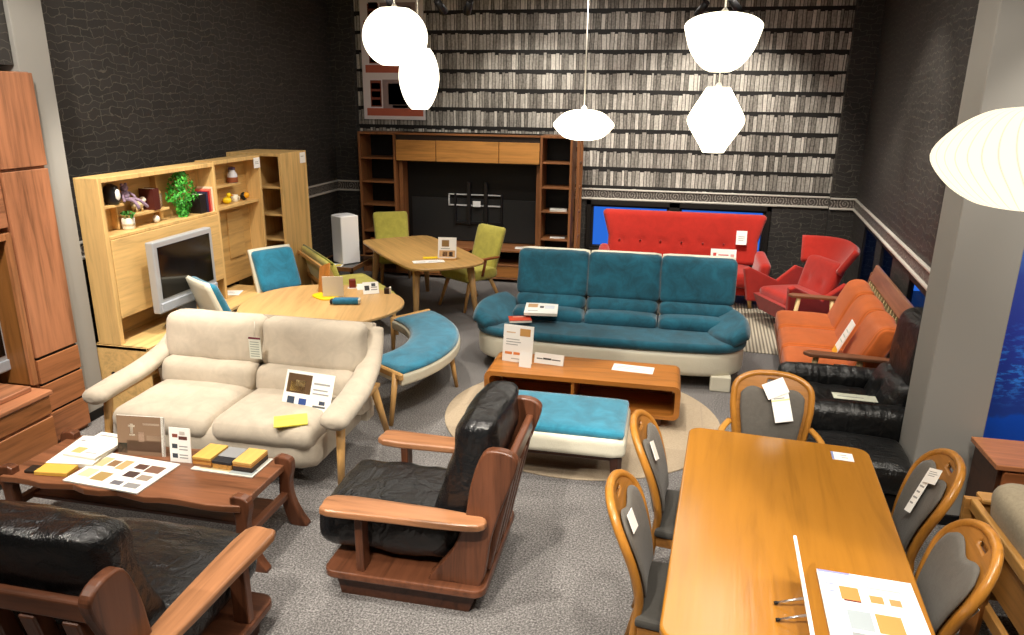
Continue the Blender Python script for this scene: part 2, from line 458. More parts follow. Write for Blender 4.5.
for a0, a1 in ((-1.06, -1.0), (.04, .18), (1.28, 1.34)): mb.box(a0, a1, 9.965, 10, .36, 1.08, .004)
mb.box(-1.06, 1.34, 9.965, 10, 1.012, 1.08, .004); mb.box(-1.06, 1.34, 9.965, 10, .36, .418, .004)
struct('trim_7', mb, FR)

# printed night landscape filling the wall right of the pillar
t = NT('blue_landscape_print'); v = t.coord()
sep = t.n('ShaderNodeSeparateXYZ'); t.l(v, sep.inputs[0])
nb = t.n('ShaderNodeTexNoise', i_Scale=2.2, i_Detail=5.0, i_Roughness=.6); t.l(v, nb.inputs['Vector'])
nf = t.n('ShaderNodeTexNoise', i_Scale=11.0, i_Detail=4.0, i_Roughness=.7); t.l(t.coord((1, 1, 2.6)), nf.inputs['Vector'])
zz = t.math('ADD', t.math('DIVIDE', sep.outputs['Z'], 1.75), t.math('MULTIPLY', t.math('SUBTRACT', nb.outputs['Fac'], .5), .22))
base = t.ramp(zz, [(0, lin('#1450c8')), (.085, lin('#1858d8')), (.10, lin('#2a48a8')), (.42, lin('#3444b0')), (.66, lin('#4054b4')), (.76, lin('#5078d0')), (.80, lin('#4aa0ff')), (1, lin('#4aa0ff'))])
band = t.ramp(zz, [(.12, (0, 0, 0, 1)), (.24, (1, 1, 1, 1)), (.36, (.7, .7, .7, 1)), (.5, (0, 0, 0, 1))])
sn = t.math('MULTIPLY', t.ramp(nf.outputs['Fac'], [(.5, (0, 0, 0, 1)), (.6, (1, 1, 1, 1))]), band)
mx = t.n('ShaderNodeMix', data_type='RGBA'); t.l(sn, mx.inputs[0]); t.l(base, mx.inputs[6]); mx.inputs[7].default_value = lin('#3f90ff')
MURAL = t.bsdf(mx.outputs[2], .3, .4)
one('wall_mural', MB().box(2.16, 3.9, -.012, 0, 0, 1.75, .002), MURAL, 'blue printed landscape of mountains and snow on the wall right of the grey pillar', 'mural', (0, 5.198, .17))

# ------------------------------------------------------------------ daylight outside and lamps plus added fill inside
w = bpy.data.worlds.new('dusk'); S.world = w; w.use_nodes = True
bg = w.node_tree.nodes['Background']; bg.inputs[0].default_value = lin('#2f6fd8'); bg.inputs[1].default_value = 1.0
def spot(x, y, tx, ty, watts, cone=75, z=3.6, r=.06, col=(1, .92, .80), blend=.6, tz=0):
    l = bpy.data.lights.new('ceiling_and_fill_spot', 'SPOT'); l.energy = watts; l.spot_size = R(cone); l.spot_blend = blend
    l.shadow_soft_size = r; l.color = col
    o = bpy.data.objects.new('ceiling_and_fill_spot', l); COL.objects.link(o); o.location = (x, y, z)
    o.rotation_euler = (Vector((tx, ty, tz))-Vector((x, y, z))).to_track_quat('-Z', 'Y').to_euler()
def soft(x, y, sx, sy, watts, col=(1, .94, .86)):  # broad soft fill added under the ceiling, no fitting behind it
    l = bpy.data.lights.new('ceiling_fill', 'AREA'); l.shape = 'RECTANGLE'; l.size = sx; l.size_y = sy; l.energy = watts; l.color = col
    o = bpy.data.objects.new('ceiling_fill', l); COL.objects.link(o); o.location = (x, y, CEIL-.03)
SPOTS = [
 (-2.9, 2.6, -2.7, 3.9, 240, 60), (-1.2, 2.2, -1.2, 3.2, 220, 62), (.3, 1.2, .3, 2.5, 220, 65), (1.2, 2.0, .9, 3.2, 130, 60),
 (-3.0, 4.6, -4.0, 5.2, 220, 62), (-2.6, 6.2, -2.8, 5.4, 150, 62), (-2.6, 6.9, -2.4, 8.2, 130, 60), (-.5, 5.0, -.4, 6.4, 200, 66),
 (-.3, 3.4, -.6, 4.8, 190, 62), (.6, 7.4, .3, 9.2, 170, 62), (1.0, 6.6, 1.6, 6.6, 130, 60), (-3.2, .8, -2.4, 2.0, 200, 66),
 (.5, 7.8, .5, 10, 330, 74, 1.3), (-1.6, 8.0, -1.8, 10, 130, 70, 1.5), (1.0, 7.6, 1.9, 8.4, 130, 55), (-2.9, 1.9, -4.1, 3.7, 200, 60, 1.0), (2.2, 3.4, 1.9, 4.6, 110, 60), (2.9, 3.2, 2.8, 5.2, 130, 60, .9), (2.5, 2.5, -.3, 3.0, 160, 50), (-1.0, .4, -.4, 2.3, 460, 50), (.7, 6.6, 2.05, 7.0, 90, 65, 1.7), (-2.2, 5.2, -4.6, 6.4, 80, 70, 2.6), (-3.0, 2.8, -4.1, 4.2, 160, 60, 2.0), (-2.8, 7.0, -3.2, 8.6, 90, 55, .5), (1.0, 2.6, 1.75, 4.3, 70, 55, 1.8),  # mural, side wall, pillar, green chair and foreground spots are added to brighten them
]
for s in SPOTS:
    spot(*s[:4], s[4]*SPK, s[5], tz=s[6] if len(s) > 6 else 0)
for x, y in ((-2.6, 2.2), (.4, 2.2), (-2.4, 6), (.4, 6), (-1, 8.6)): soft(x, y, 1.2, 1.2, SOFT)
# ================================================================== left side: walnut wall furniture
WALN = '#a8704f'
def Wn(ax): return wood(WALN, ax, .36, .45, .8)
WALL = '#8a4a2a'
# tall cabinet: front faces +X
t = thing('tall_cabinet', 'tall reddish walnut cabinet with two long doors over three drawers, beside the grey column', 'cabinet', (-4.38, 4.07, 0))
mb = MB(); mb.box(-4.66, -4.13, 3.88, 4.255, 0, 2.52, .004)
obj('carcass', mb, Wn('z'), t, True)
for z0, z1 in ((1.925, 2.515), (.665, 1.905)):
    d = obj('door', MB().box(-4.128, -4.10, 3.892, 4.25, z0, z1, .004, seg=2), Wn('z'), t, True)
for z0, z1 in ((.475, .645), (.262, .458), (.03, .245)):
    d = obj('drawer', MB().box(-4.128, -4.10, 3.892, 4.25, z0, z1, .004, seg=2), wood('#9c6440', 'y', .36, .45, .8), t, True)
    obj('finger_slot', MB().box(-4.128, -4.112, 3.9, 4.245, z1, z1+.012, 0), BLACK, d, True)
# bridging cupboard over the television bay
t = thing('bridge_cupboard', 'walnut overhead cupboard bridging the television bay at the left edge', 'cupboard', (-4.38, 3.2, 1.56))
obj('carcass', MB().box(-4.66, -4.13, 2.5, 3.872, 1.56, 2.52, .004), Wn('y'), t, True)
for a, b in ((2.51, 3.185), (3.195, 3.865)):
    obj('door', MB().box(-4.128, -4.10, a, b, 1.925, 2.515, .004), Wn('z'), t, True)
    obj('flap_door', MB().box(-4.128, -4.10, a, b, 1.565, 1.905, .004), Wn('y'), t, True)
# the television board and its bay
t = thing('television_board', 'low walnut television board with long drawers under the overhead cupboard', 'sideboard', (-4.3, 3.1, 0))
OAKB = wood('#8a5a2c', 'z', .45, .4, .8)
mb = MB(); mb.box(-4.66, -3.97, 2.4, 3.80, .03, .455, .004); mb.box(-4.66, -3.94, 2.38, 3.815, .455, .485, .006, seg=2)
obj('carcass', mb, Wn('y'), t, True)
mb = MB(); mb.box(-4.66, -4.12, 3.835, 3.872, .49, 1.52, .003); mb.box(-4.66, -4.60, 2.4, 3.835, .49, 1.52, .002)
obj('bay_panel', mb, OAKB, t, True)
mb = MB(); mb.box(-4.13, -4.10, 3.83, 3.872, .49, 1.53, .003); mb.box(-4.14, -4.10, 2.5, 3.83, 1.485, 1.53, .003)
obj('bay_frame', mb, wood('#a87048', 'z', .36, .4), t, True)
for z0, z1 in ((.325, .45), (.05, .305)):
    obj('drawer', MB().box(-3.972, -3.948, 2.42, 3.79, z0, z1, .004), wood('#9c643c', 'y', .36, .45, .8), t, True)
obj('riser', MB().box(-4.45, -4.05, 2.4, 3.76, .487, .52, .004), Wn('y'), t, True)
SILV = plain('#b9bec4', .32, .5, Metallic=.35); SCRN = plain('#08090b', .12, .6)
def television(label, loc, rz, w, h, stand):
    t = thing('television', label, 'television', loc, rz)
    mb = MB(); mb.box(-w/2, w/2, -.02, .05, stand, stand+h, .012, seg=3)
    obj('casing', mb, SILV, t)
    obj('screen', MB().box(-w/2+.045, w/2-.045, -.024, -.018, stand+.115, stand+h-.045, .002), SCRN, t)
    obj('speaker_bar', MB().box(-w/2+.01, w/2-.01, -.034, -.018, stand+.012, stand+.085, .008, seg=3), plain('#a4aab2', .45), t)
    mb = MB(); mb.box(-.1, .1, 0, .06, .02, stand+.05, .008); mb.prism(rrect(w*.6, .22, .08), 0, .02, 'z', .004, M=Tm(0, .01)); obj('stand', mb, plain('#7d8288', .4), t)
television('silver television at the left edge, standing in the walnut bay', (-4.3, 3.42, .52), pi/2, .9, .66, .06)

# ================================================================== oak wall unit along the left wall
OK = '#d8b274'
def Oak(ax): return wood(OK, ax, .42, .26, .9)
BK = wood('#c69f62', 'y', .5, .26, .9)
t = thing('oak_media_wall', 'pale oak media wall unit with an open display niche above its television panel', 'wall unit', (-4.3, 5.2, 0))
mb = MB()
mb.box(-4.17, -3.97, 4.52, 4.56, 0, 1.81, .003)             # left cheek
mb.box(-4.17, -3.97, 5.90, 5.935, .56, 1.81, .003)          # right cheek
mb.box(-4.17, -3.97, 4.56, 5.90, 1.775, 1.81, .003)         # top
mb.box(-4.17, -3.97, 4.56, 5.90, 1.36, 1.385, .003)         # niche floor
obj('carcass', mb, Oak('z'), t, True)
obj('back_panel', MB().box(-4.17, -4.155, 4.56, 5.90, .5, 1.775, 0).box(-4.155, -4.1, 5.3, 5.32, 1.39, 1.77, .002), BK, t, True)
obj('front_panel', MB().box(-4.0, -3.965, 4.563, 5.897, .76, 1.357, .003), Oak('y'), t, True)
obj('niche_shelf', MB().box(-4.155, -4.03, 4.562, 4.83, 1.575, 1.595, .002).box(-4.155, -4.1, 4.82, 4.835, 1.39, 1.575, .002), Oak('y'), t, True)
obj('niche_shelf', MB().box(-4.155, -4.03, 4.86, 5.34, 1.475, 1.495, .002), Oak('y'), t, True)
mb = MB(); mb.box(-4.2, -3.74, 4.50, 4.52, 0, .56, .002); mb.box(-4.2, -3.74, 4.5, 6.42, .53, .56, .004); mb.box(-4.2, -3.76, 4.52, 6.42, .03, .06, .003)
mb.box(-4.2, -3.78, 5.45, 5.47, .06, .53, .002); mb.box(-4.2, -3.74, 6.40, 6.42, 0, .53, .002); mb.box(-4.2, -4.17, 4.52, 6.4, .06, .53, 0)
obj('low_board', mb, Oak('y'), t, True)
obj('inner_shelf', MB().box(-4.17, -3.76, 4.52, 6.4, .38, .4, .002), Oak('y'), t, True)
obj('cable_hole', MB().lathe([(.018, 0), (.018, .004)], 14, M=Tm(-4.06, 4.498, .33, rx=pi/2)), BLACK, t, True)
# study section: shelves, return cabinet
t = thing('oak_study_unit', 'oak study section with two short shelves and a cabinet return, right of the media wall', 'wall unit', (-4.3, 6.4, 0))
mb = MB(); mb.box(-4.17, -3.99, 5.94, 5.965, .56, 1.82, .002); mb.box(-4.17, -3.99, 6.70, 6.73, .8, 1.82, .003); mb.box(-4.17, -3.99, 5.965, 6.7, 1.785, 1.82, .003)
obj('carcass', mb, Oak('z'), t, True)
obj('back_panel', MB().box(-4.17, -4.15, 5.965, 6.7, .6, 1.785, 0).box(-4.15, -4.135, 6.3, 6.56, .85, 1.3, .002), BK, t, True)
obj('shelf', MB().box(-4.15, -4.05, 5.97, 6.45, 1.56, 1.58, .002), Oak('y'), t, True)
obj('shelf', MB().box(-4.15, -4.02, 5.97, 6.70, 1.365, 1.39, .002), Oak('y'), t, True)
obj('return_cabinet', MB().box(-4.2, -3.97, 6.735, 6.86, .0, .72, .003), wood('#c08a44', 'x', .42, .26, .9), t, True)
obj('desk_top', MB().box(-4.2, -3.95, 6.735, 6.865, .72, .745, .004), Oak('x'), t, True)
# bookcase turned to face the room
t = thing('oak_bookcase', 'narrow oak bookcase with dark open shelves at the far end of the oak wall units', 'bookcase', (-4.1, 7.18, 0))
mb = MB(); mb.box(-3.875, -3.845, 6.87, 7.42, 0, 1.825, .003); mb.box(-4.20, -4.17, 6.87, 7.42, 0, 1.825, .003)
mb.box(-4.17, -3.875, 6.87, 7.42, 1.795, 1.825, .003); mb.box(-4.17, -3.875, 6.88, 7.42, 0, .08, .003); mb.box(-4.45, -4.20, 6.87, 7.42, 0, 1.825, .003)
obj('carcass', mb, Oak('z'), t, True)
obj('back_panel', MB().box(-4.17, -3.875, 7.40, 7.42, .08, 1.795, 0), wood('#5a3418', 'z'), t, True)
for z in (.42, .68, .93, 1.19, 1.47): obj('shelf', MB().box(-4.17, -3.875, 6.88, 7.4, z, z+.02, .002), Oak('x'), t, True)
television('silver television standing on the low board of the oak media wall', (-3.84, 5.19, .56), pi/2, .76, .57, .17)

# things in the niche
WHITE = plain('#e9e6df', .5); OFFW = plain('#f4f2ec', .6)
t = thing('table_clock', 'black rounded clock with a white oval face on the upper left niche shelf', 'clock', (-4.065, 4.75, 1.595), pi/2); t.scale = (.85, .85, .95)
obj('body', MB().lathe([(.05, 0), (.07, .03), (.072, .09), (.055, .14), (.02, .16)], 18), plain('#151218', .35), t)
obj('face', MB().ball((0, -.065, .075), .038, scale=(.8, .3, 1.25)), WHITE, t)
t = thing('plush_toy', 'mauve plush toy dangling its legs off the upper left niche shelf', 'toy', (-4.065, 4.89, 1.595), pi/2); t.scale = (.72, .72, .72)
PL = fabric('#8a7488', .95, .35, 40)
mb = MB().ball((0, .0, .07), .055, scale=(.9, .8, 1.1), rough=.1); mb.ball((0, .0, .145), .042, rough=.1); obj('body', mb, PL, t)
for sx in (-1, 1):
    obj('leg', MB().tube(spline([(sx*.02, -.03, .03), (sx*.04, -.13, .02), (sx*.06+.03, -.17, -.04), (sx*.07+.05, -.16, -.06)], 4, False), .017), PL, t)
    obj('arm', MB().tube(spline([(sx*.04, 0, .1), (sx*.08, -.04, .06), (sx*.09, -.06, .01)], 4, False), .014), PL, t)
    obj('ear', MB().ball((sx*.03, 0, .185), .017), PL, t)
t = thing('animal_figurine', 'cream curly sheep figurine on the middle niche shelf', 'figurine', (-4.1, 5.05, 1.495), pi/2)
obj('body', MB().ball((0, 0, .055), .045, scale=(1.25, .8, .9), rough=.35, sub=3), plain('#d9c8a0', .9), t)
obj('head', MB().ball((.055, -.01, .085), .026, rough=.3), plain('#e8dcc8', .9), t)
for sx in (-.03, .03):
    for sy in (-.018, .018): obj('leg', MB().bar((sx, sy, 0), (sx, sy, .035), .009), plain('#c8ae80', .9), t)
def book(label, loc, rz, w, d, h, col, group=None, lean=0):
    t = thing('book', label, 'book', loc, rz, group)
    if lean: t.rotation_euler = (0, lean, rz); ROOTM[t.name] = Tm(*loc, rz=rz, ry=lean)
    mb = MB(); c = plain(col, .5)
    mb.box(-w/2, -w/2+.003, -d/2, d/2, 0, h, 0); mb.box(w/2-.003, w/2, -d/2, d/2, 0, h, 0); mb.box(-w/2+.003, w/2-.003, -d/2, -d/2+.003, 0, h, 0)
    obj('cover', mb, c, t)
    obj('pages', MB().box(-w/2+.003, w/2-.003, -d/2+.003, d/2-.004, .004, h-.004, 0), OFFW, t)
book('dark reddish brown book standing upright on the middle niche shelf', (-4.08, 5.18, 1.495), pi/2, .07, .13, .17, '#4d1c16')
t = thing('glass_jar', 'small clear glass jar beside the brown book in the oak niche', 'jar', (-4.09, 5.27, 1.495))
obj('body', MB().lathe([(.038, 0), (.042, .02), (.042, .11), (.036, .115)], 20), NT('jar_glass').bsdf((.93, .92, .86, 1), .05, .5, Transmission_Weight=.9, IOR=1.1), t)
obj('lid', MB().lathe([(.04, .115), (.04, .135), (.03, .14)], 20), wood('#c9a468', 'x'), t)
one('white_ball', MB().ball((0, 0, .032), .032, scale=(1, .7, 1)), WHITE, 'round white ornament on the niche floor below the middle shelf', 'ornament', (-4.06, 5.2, 1.385))
def leaves(mb, n, fn, size, seed):
    rd = random.Random(seed); b = bmesh.new()
    for i in range(n):
        p, nrm = fn(rd); p = Vector(p); nrm = Vector(nrm).normalized()
        a = nrm.orthogonal().normalized(); a = Matrix.Rotation(rd.uniform(0, 6.3), 3, nrm) @ a; c = nrm.cross(a)
        s_ = size*rd.uniform(.7, 1.3)
        v = [b.verts.new(p + a*s_*x + c*s_*y + nrm*s_*z) for x, y, z in ((-1, 0, 0), (0, -.55, .15), (1, 0, .1), (0, .55, .15))]
        b.faces.new((v[0], v[1], v[2])); b.faces.new((v[0], v[2], v[3]))
    return mb._take(b)
t = thing('potted_plant', 'tiny succulent in a white banded pot on the niche floor', 'plant', (-4.06, 4.88, 1.385))
obj('pot', MB().lathe([(.04, 0), (.046, .01), (.048, .085), (.043, .09), (.04, .08)], 20), plain('#e6e0d2', .6), t)
obj('pot_band', MB().lathe([(.0485, .03), (.0495, .032), (.0495, .045), (.0485, .047)], 20), plain('#b8a98c', .6), t)
GREEN = plain('#3c7a2a', .6); IVY = NT('ivy_leaf'); vi = IVY.coord(); ni = IVY.n('ShaderNodeTexNoise', i_Scale=55.0); IVY.l(vi, ni.inputs['Vector'])
IVYM = IVY.bsdf(IVY.ramp(ni.outputs['Fac'], [(.3, lin('#1f6a1c')), (.55, lin('#3ea531')), (.75, lin('#79cf55'))]), .5, .4)
obj('foliage', leaves(MB(), 60, lambda r: ((r.gauss(0, .022), r.gauss(0, .022), .09+r.random()*.045), (r.gauss(0, 1), r.gauss(0, 1), 1)), .02, 3), GREEN, t)
t = thing('trailing_ivy', 'bushy bright green trailing ivy hanging in the oak niche', 'plant', (-4.06, 5.53, 1.385))
def ivp(r):
    h = r.random(); w = .17*sin(pi*min(1, (h*.86+.08)))**.7*(1 if h > .4 else .6)
    a = r.uniform(0, 2*pi); q = r.random()**.5
    return (.02+.6*w*q*cos(a), w*q*sin(a), -.02+.40*h), (cos(a)+r.gauss(0, .4)+.3, sin(a)+r.gauss(0, .4), .3+r.gauss(0, .4))
obj('foliage', leaves(MB(), 900, ivp, .0165, 8), IVYM, t)
BKN = 'books at the right end of the oak niche'
for v_, w_, h_, col, lab, d_ in ((5.79, .085, .165, '#1a1616', 'black boxy book leftmost in the row at the right end of the oak niche', .13), (5.715, .02, .0, '', '', 0),
        (5.845, .018, .18, '#2c2a44', 'thin navy book next to the black boxy book in the oak niche', .15),):
    if col: book(lab, (-4.06, v_-.04, 1.385), pi/2, w_, d_, h_, col, BKN)
book('red book between the navy and the salmon books in the oak niche', (-4.06, 5.826, 1.385), pi/2, .028, .15, .185, '#b01f28', BKN)
book('salmon book between the red and the cream books in the oak niche', (-4.06, 5.853, 1.385), pi/2, .022, .15, .2, '#d97862', BKN)
book('cream book at the right end of the niche row, against the oak cheek', (-4.06, 5.88, 1.385), pi/2, .024, .15, .215, '#efd8ba', BKN)
t = thing('storage_jar', 'glass jar with brown filling on the upper study shelf', 'jar', (-4.09, 6.38, 1.58))
obj('body', MB().lathe([(.045, 0), (.048, .02), (.048, .08), (.03, .11), (.03, .125)], 18), plain('#cfcfd6', .1, .6), t)
obj('filling', MB().lathe([(.049, .005), (.0495, .01), (.0495, .05), (.049, .055)], 18), plain('#8a4a2a', .8), t)
obj('lid', MB().lathe([(.033, .125), (.033, .145), (.02, .15)], 18), plain('#5a4a6a', .5), t)
t = thing('duck_figurine', 'small yellow duck on the lower study shelf', 'figurine', (-4.1, 6.27, 1.39), .6)
obj('body', MB().ball((0, 0, .035), .036, scale=(1.2, .9, .9)), plain('#f2d21a', .5), t); obj('head', MB().ball((.02, 0, .085), .024), plain('#f2d21a', .5), t)
obj('beak', MB().bar((.04, 0, .083), (.06, 0, .08), .009, .003), plain('#e8861a', .5), t)
t = thing('cream_mug', 'cream mug between the duck and the black figurine', 'mug', (-4.12, 6.43, 1.39))
obj('body', MB().lathe([(.03, 0), (.034, .01), (.034, .07), (.029, .07), (.029, .02)], 18), plain('#efe6cc', .4), t)
obj('handle', MB().tube([(.034, 0, .055), (.052, 0, .05), (.052, 0, .025), (.034, 0, .02)], .005), plain('#efe6cc', .4), t)
t = thing('bird_figurine', 'black and amber toucan figurine on the lower study shelf', 'figurine', (-4.1, 6.56, 1.39), -1)
obj('body', MB().ball((0, 0, .04), .036, scale=(.9, .9, 1.15)), plain('#141414', .4), t); obj('breast', MB().ball((.012, .025, .05), .03), plain('#f0a818', .5), t)
def card(name, label, cat, w, h, M, marks=(), th=.002, group=None, base='#f6f5f0', loc=(0, 0, 0), rz=0, rot=None):
    "a sheet in its local XZ plane facing -Y, with printed patches (x,z,w,h,colour) from its lower left corner"
    mb = MB().box(-w/2, w/2, 0, th, 0, h, 0); mats = [plain(base, .55)]
    for (x, z, a, b, c) in marks:
        m = plain(c, .55)
        if m not in mats: mats.append(m)
        mb.box(-w/2+x*w, -w/2+(x+a)*w, -.0006, 0, z*h, (z+b)*h, 0, mi=mats.index(m))
    if M is not None: mb.bm.transform(M)
    return one(name, mb, mats, label, cat, loc, rz, group, rot)
GL = '#9a9a98'
card('price_card', 'white price card at the top right of the oak study section', 'price card', .11, .1, None, [(.2, .55, .5, .06, GL), (.2, .4, .6, .05, GL)], loc=(-3.985, 6.66, 1.70), rz=pi/2)
card('price_card', 'white price card at the top of the oak bookcase side', 'price card', .12, .11, None, [(.15, .6, .5, .06, GL)], loc=(-3.84, 7.33, 1.70), rz=pi/2)
card('leaflet', 'white leaflet lying on the low oak board behind the blue backed chair', 'leaflet', .26, .18, Tm(rx=-pi/2), [(.1, .6, .6, .06, GL), (.1, .4, .7, .05, GL)], loc=(-4.05, 6.0, .564), rz=.3)
card('leaflet', 'small white leaflet on the oak return desk top', 'leaflet', .18, .12, Tm(rx=-pi/2), [(.1, .5, .6, .08, GL)], loc=(-4.03, 6.80, .747), rz=.2)

# ================================================================== beige two-seat sofa
BEI = fabric('#beb2a0', .92, .1, 9, .2); LOAK = '#c79a5e'
def LO(ax='z'): return wood(LOAK, ax, .42, .22, 1.)
t = thing('beige_sofa', 'beige two seater fabric sofa with winged arms and pale oak legs', 'sofa', (-2.70, 4.13, 0))
mb = MB(); mb.cushion((-.03, -.01, .27), (1.46, .84, .26), .1, .012, 10); obj('seat_base', mb, BEI, t)
for x in (-.37, .34): obj('seat_cushion', MB().cushion((x, -.06, .375), (.70, .78, .15), .07, .03, 12, wr=.006, seed=x), BEI, t)
def leanb(y0, k): return lambda q: (q[0], q[1]+(q[2])*k, q[2])
for i, x in enumerate((-.385, .375)):
    obj('back_cushion', MB().cushion((x, .30, .735), (.76, .16, .34), .07, .03, 12, wr=.016, seed=i+2, shape=leanb(0, .22), wf=6), BEI, t)
    obj('lumbar_cushion', MB().cushion((x*.97, .17, .51), (.73, .15, .20), .065, .025, 10, wr=.008, seed=i+7, shape=leanb(0, .2)), BEI, t)
obj('back_shell', MB().prism([(.28, .2), (.38, .2), (.50, .86), (.44, .88), (.34, .6)], -.74, .76, 'x', .02, smooth=False), BEI, t)
for sx in (-1, 1):
    path = spline([(sx*.75, .47, .83), (sx*.765, .40, .74), (sx*.785, .26, .625), (sx*.81, .02, .555), (sx*.825, -.22, .53), (sx*.83, -.38, .515), (sx*.832, -.45, .505)], 4, False)
    m_ = len(path); rad = [(.062+.03*min(1, i/(m_*.5)))*(1 if i < m_-3 else (.9, .7, .3)[i-m_+3]) for i in range(m_)]
    obj('arm', MB().tube(path, rad, 14, flat=.62), BEI, t)
    obj('wing_panel', MB().prism([(.16, .30), (.38, .28), (.46, .80), (.36, .68), (.24, .58), (.12, .52)], sx*.735-.035, sx*.735+.035, 'x', .015), BEI, t)
    xx = sx*.825
    f = obj('arm_rail', MB().prism([(-.36, .455), (.28, .475), (.28, .50), (-.36, .485)], xx-.03, xx+.03, 'x', .006), LO('y'), t)
    obj('leg', MB().bar((xx, -.30, .48), (xx+.01*sx, -.37, 0), .030, .02), LO(), t)
    obj('leg', MB().bar((xx, .22, .50), (xx+.02*sx, .43, 0), .030, .02), LO(), t)
t2 = thing('hang_tag', 'long paper tag hanging between the back cushions of the beige sofa', 'tag', (-2.68, 4.255, .66))
card_m = MB().box(-.045, .045, -.002, 0, 0, .155, 0); mats = [plain('#d9dccf', .6), plain('#6a2a3a', .6), plain('#8c938a', .6)]
card_m.box(-.045, .045, -.003, -.002, .14, .155, 0, mi=1)
for i in range(7): card_m.box(-.036, .03, -.0028, -.002, .015+i*.017, .020+i*.017, 0, mi=2)
obj('sheet', card_m, mats, t2); obj('string', MB().bar((0, 0, .155), (0, .02, .26), .002), plain('#d8d2c4'), t2)
PHOTO = ['#6b4a2e', '#c9a25a', '#8a8f92', '#d8c08a', '#2f3a52', '#b5a68e']
card('brochure', 'picture brochure leaning on the lumbar cushion of the beige sofa', 'brochure', .36, .25, None,
     [(.05, .42, .5, .5, '#5a4228'), (.12, .46, .3, .25, '#c8a45a'), (.22, .6, .2, .16, '#e0c690'), (.6, .7, .33, .05, GL), (.6, .55, .3, .04, GL), (.6, .45, .33, .04, GL), (.1, .12, .15, .2, '#3a4658'), (.34, .14, .16, .16, '#2f4a8a'), (.64, .12, .26, .05, '#5a5a5a'), (.76, .2, .12, .1, '#3d4658')],
     loc=(-2.19, 3.97, .445), rot=(-.42, 0, -.12))
card('yellow_leaflet', 'yellow leaflet lying on the right end of the beige sofa seat', 'leaflet', .2, .16, Tm(rx=-pi/2), [(.1, .6, .5, .06, '#b8a84a')], base='#e6d95a', loc=(-2.14, 3.70, .472), rz=.5, th=.008)
one('wooden_easel_bar', MB().box(-.12, .12, -.02, .02, 0, .014, .003), LO('x'), 'thin wooden bar under the brochure on the beige sofa', 'stand', (-2.22, 3.915, .450), -.12)
# ================================================================== walnut and black leather lounge pieces
WB = '#643c28'
def Wa(ax): return wood(WB, ax, .33, .5, .9)
LEA = leather('#101113', .27)
def lounge(name, label, cat, loc, rz, hw, seats):
    "slab sided walnut seat on a plinth; local front is -Y"
    t = thing(name, label, cat, loc, rz)
    obj('plinth', MB().prism([(-.33, 0), (.33, 0), (.38, .13), (-.36, .13)], -hw+.06, hw-.06, 'x', .003), wood('#4a2a1b', 'x', .4, .5), t)
    obj('base_board', MB().prism(rrect(2*hw, .82, .06), .125, .165, 'z', .008, M=Tm(0, .01)), Wa('x'), t)
    post = spline([(.13, .165), (.25, .165), (.39, .165), (.44, .42), (.50, .62), (.56, .80), (.55, .86), (.48, .885), (.40, .86), (.345, .70), (.315, .52), (.25, .34)], 4)
    for sx in (-1, 1):
        obj('side_post', MB().prism(post, sx*(hw-.075)-.027, sx*(hw-.075)+.027, 'x', .012, seg=3), Wa('z'), t)
        arm = [(-.06, -.34), (.035, -.37), (.085, -.33), (.075, -.05), (.07, .2), (.05, .40), (-.02, .42), (-.05, .30), (-.065, 0)]
        arm = spline([(sx*a, b) for a, b in arm], 3)
        mb = MB().prism(arm, .505, .545, 'z', .012, seg=3, M=Tm(sx*(hw-.025)))
        obj('armrest', mb, wood('#9a6a48', 'y', .3, .5, .8), t)
        obj('arm_post', MB().box(sx*(hw-.06)-.05, sx*(hw-.06)+.03, -.23, -.19, .165, .51, .004), Wa('z'), t)
    w = hw-.10
    obj('top_rail', MB().box(-w, w, .485, .525, .72, .80, .012, seg=3), Wa('x'), t)
    obj('lower_rail', MB().box(-w, w, .36, .40, .18, .25, .006), Wa('x'), t)
    ns = 4 if seats == 1 else 9
    for i in range(ns):
        x = -w+(i+.5)*2*w/ns
        obj('slat', MB().bar((x, .385, .2), (x, .495, .72), .033, .033, square=True, M=Matrix.Identity(4)), Wa('z'), t)
    cw = 2*w/seats
    for i in range(seats):
        x = -w+(i+.5)*cw
        obj('seat_cushion', MB().cushion((x, -.12, .335), (cw-.005, .72, .21), .075, .035, 14, wr=.016, seed=3+i, wf=9), LEA, t)
        obj('back_cushion', MB().cushion((x, .31, .69), (cw-.005, .19, .60), .065, .025, 14, wr=.016, seed=9+i, wf=9, shape=lambda q: (q[0], q[1]+.34*q[2]-(.04 if q[2] > .12 else 0)*min(1, (q[2]-.12)/.1 if q[2] > .12 else 0), q[2])), LEA, t)
    return t
lounge('lounge_armchair', 'black leather armchair with slab walnut arms and plinth, alone on the open carpet', 'armchair', (-1.13, 3.205, 0), -pi/2, .385, 1)
lounge('lounge_sofa', 'black leather sofa with slab walnut arms seen from behind, in the near left corner', 'sofa', (-2.52, 2.20, 0), pi, .87, 2)

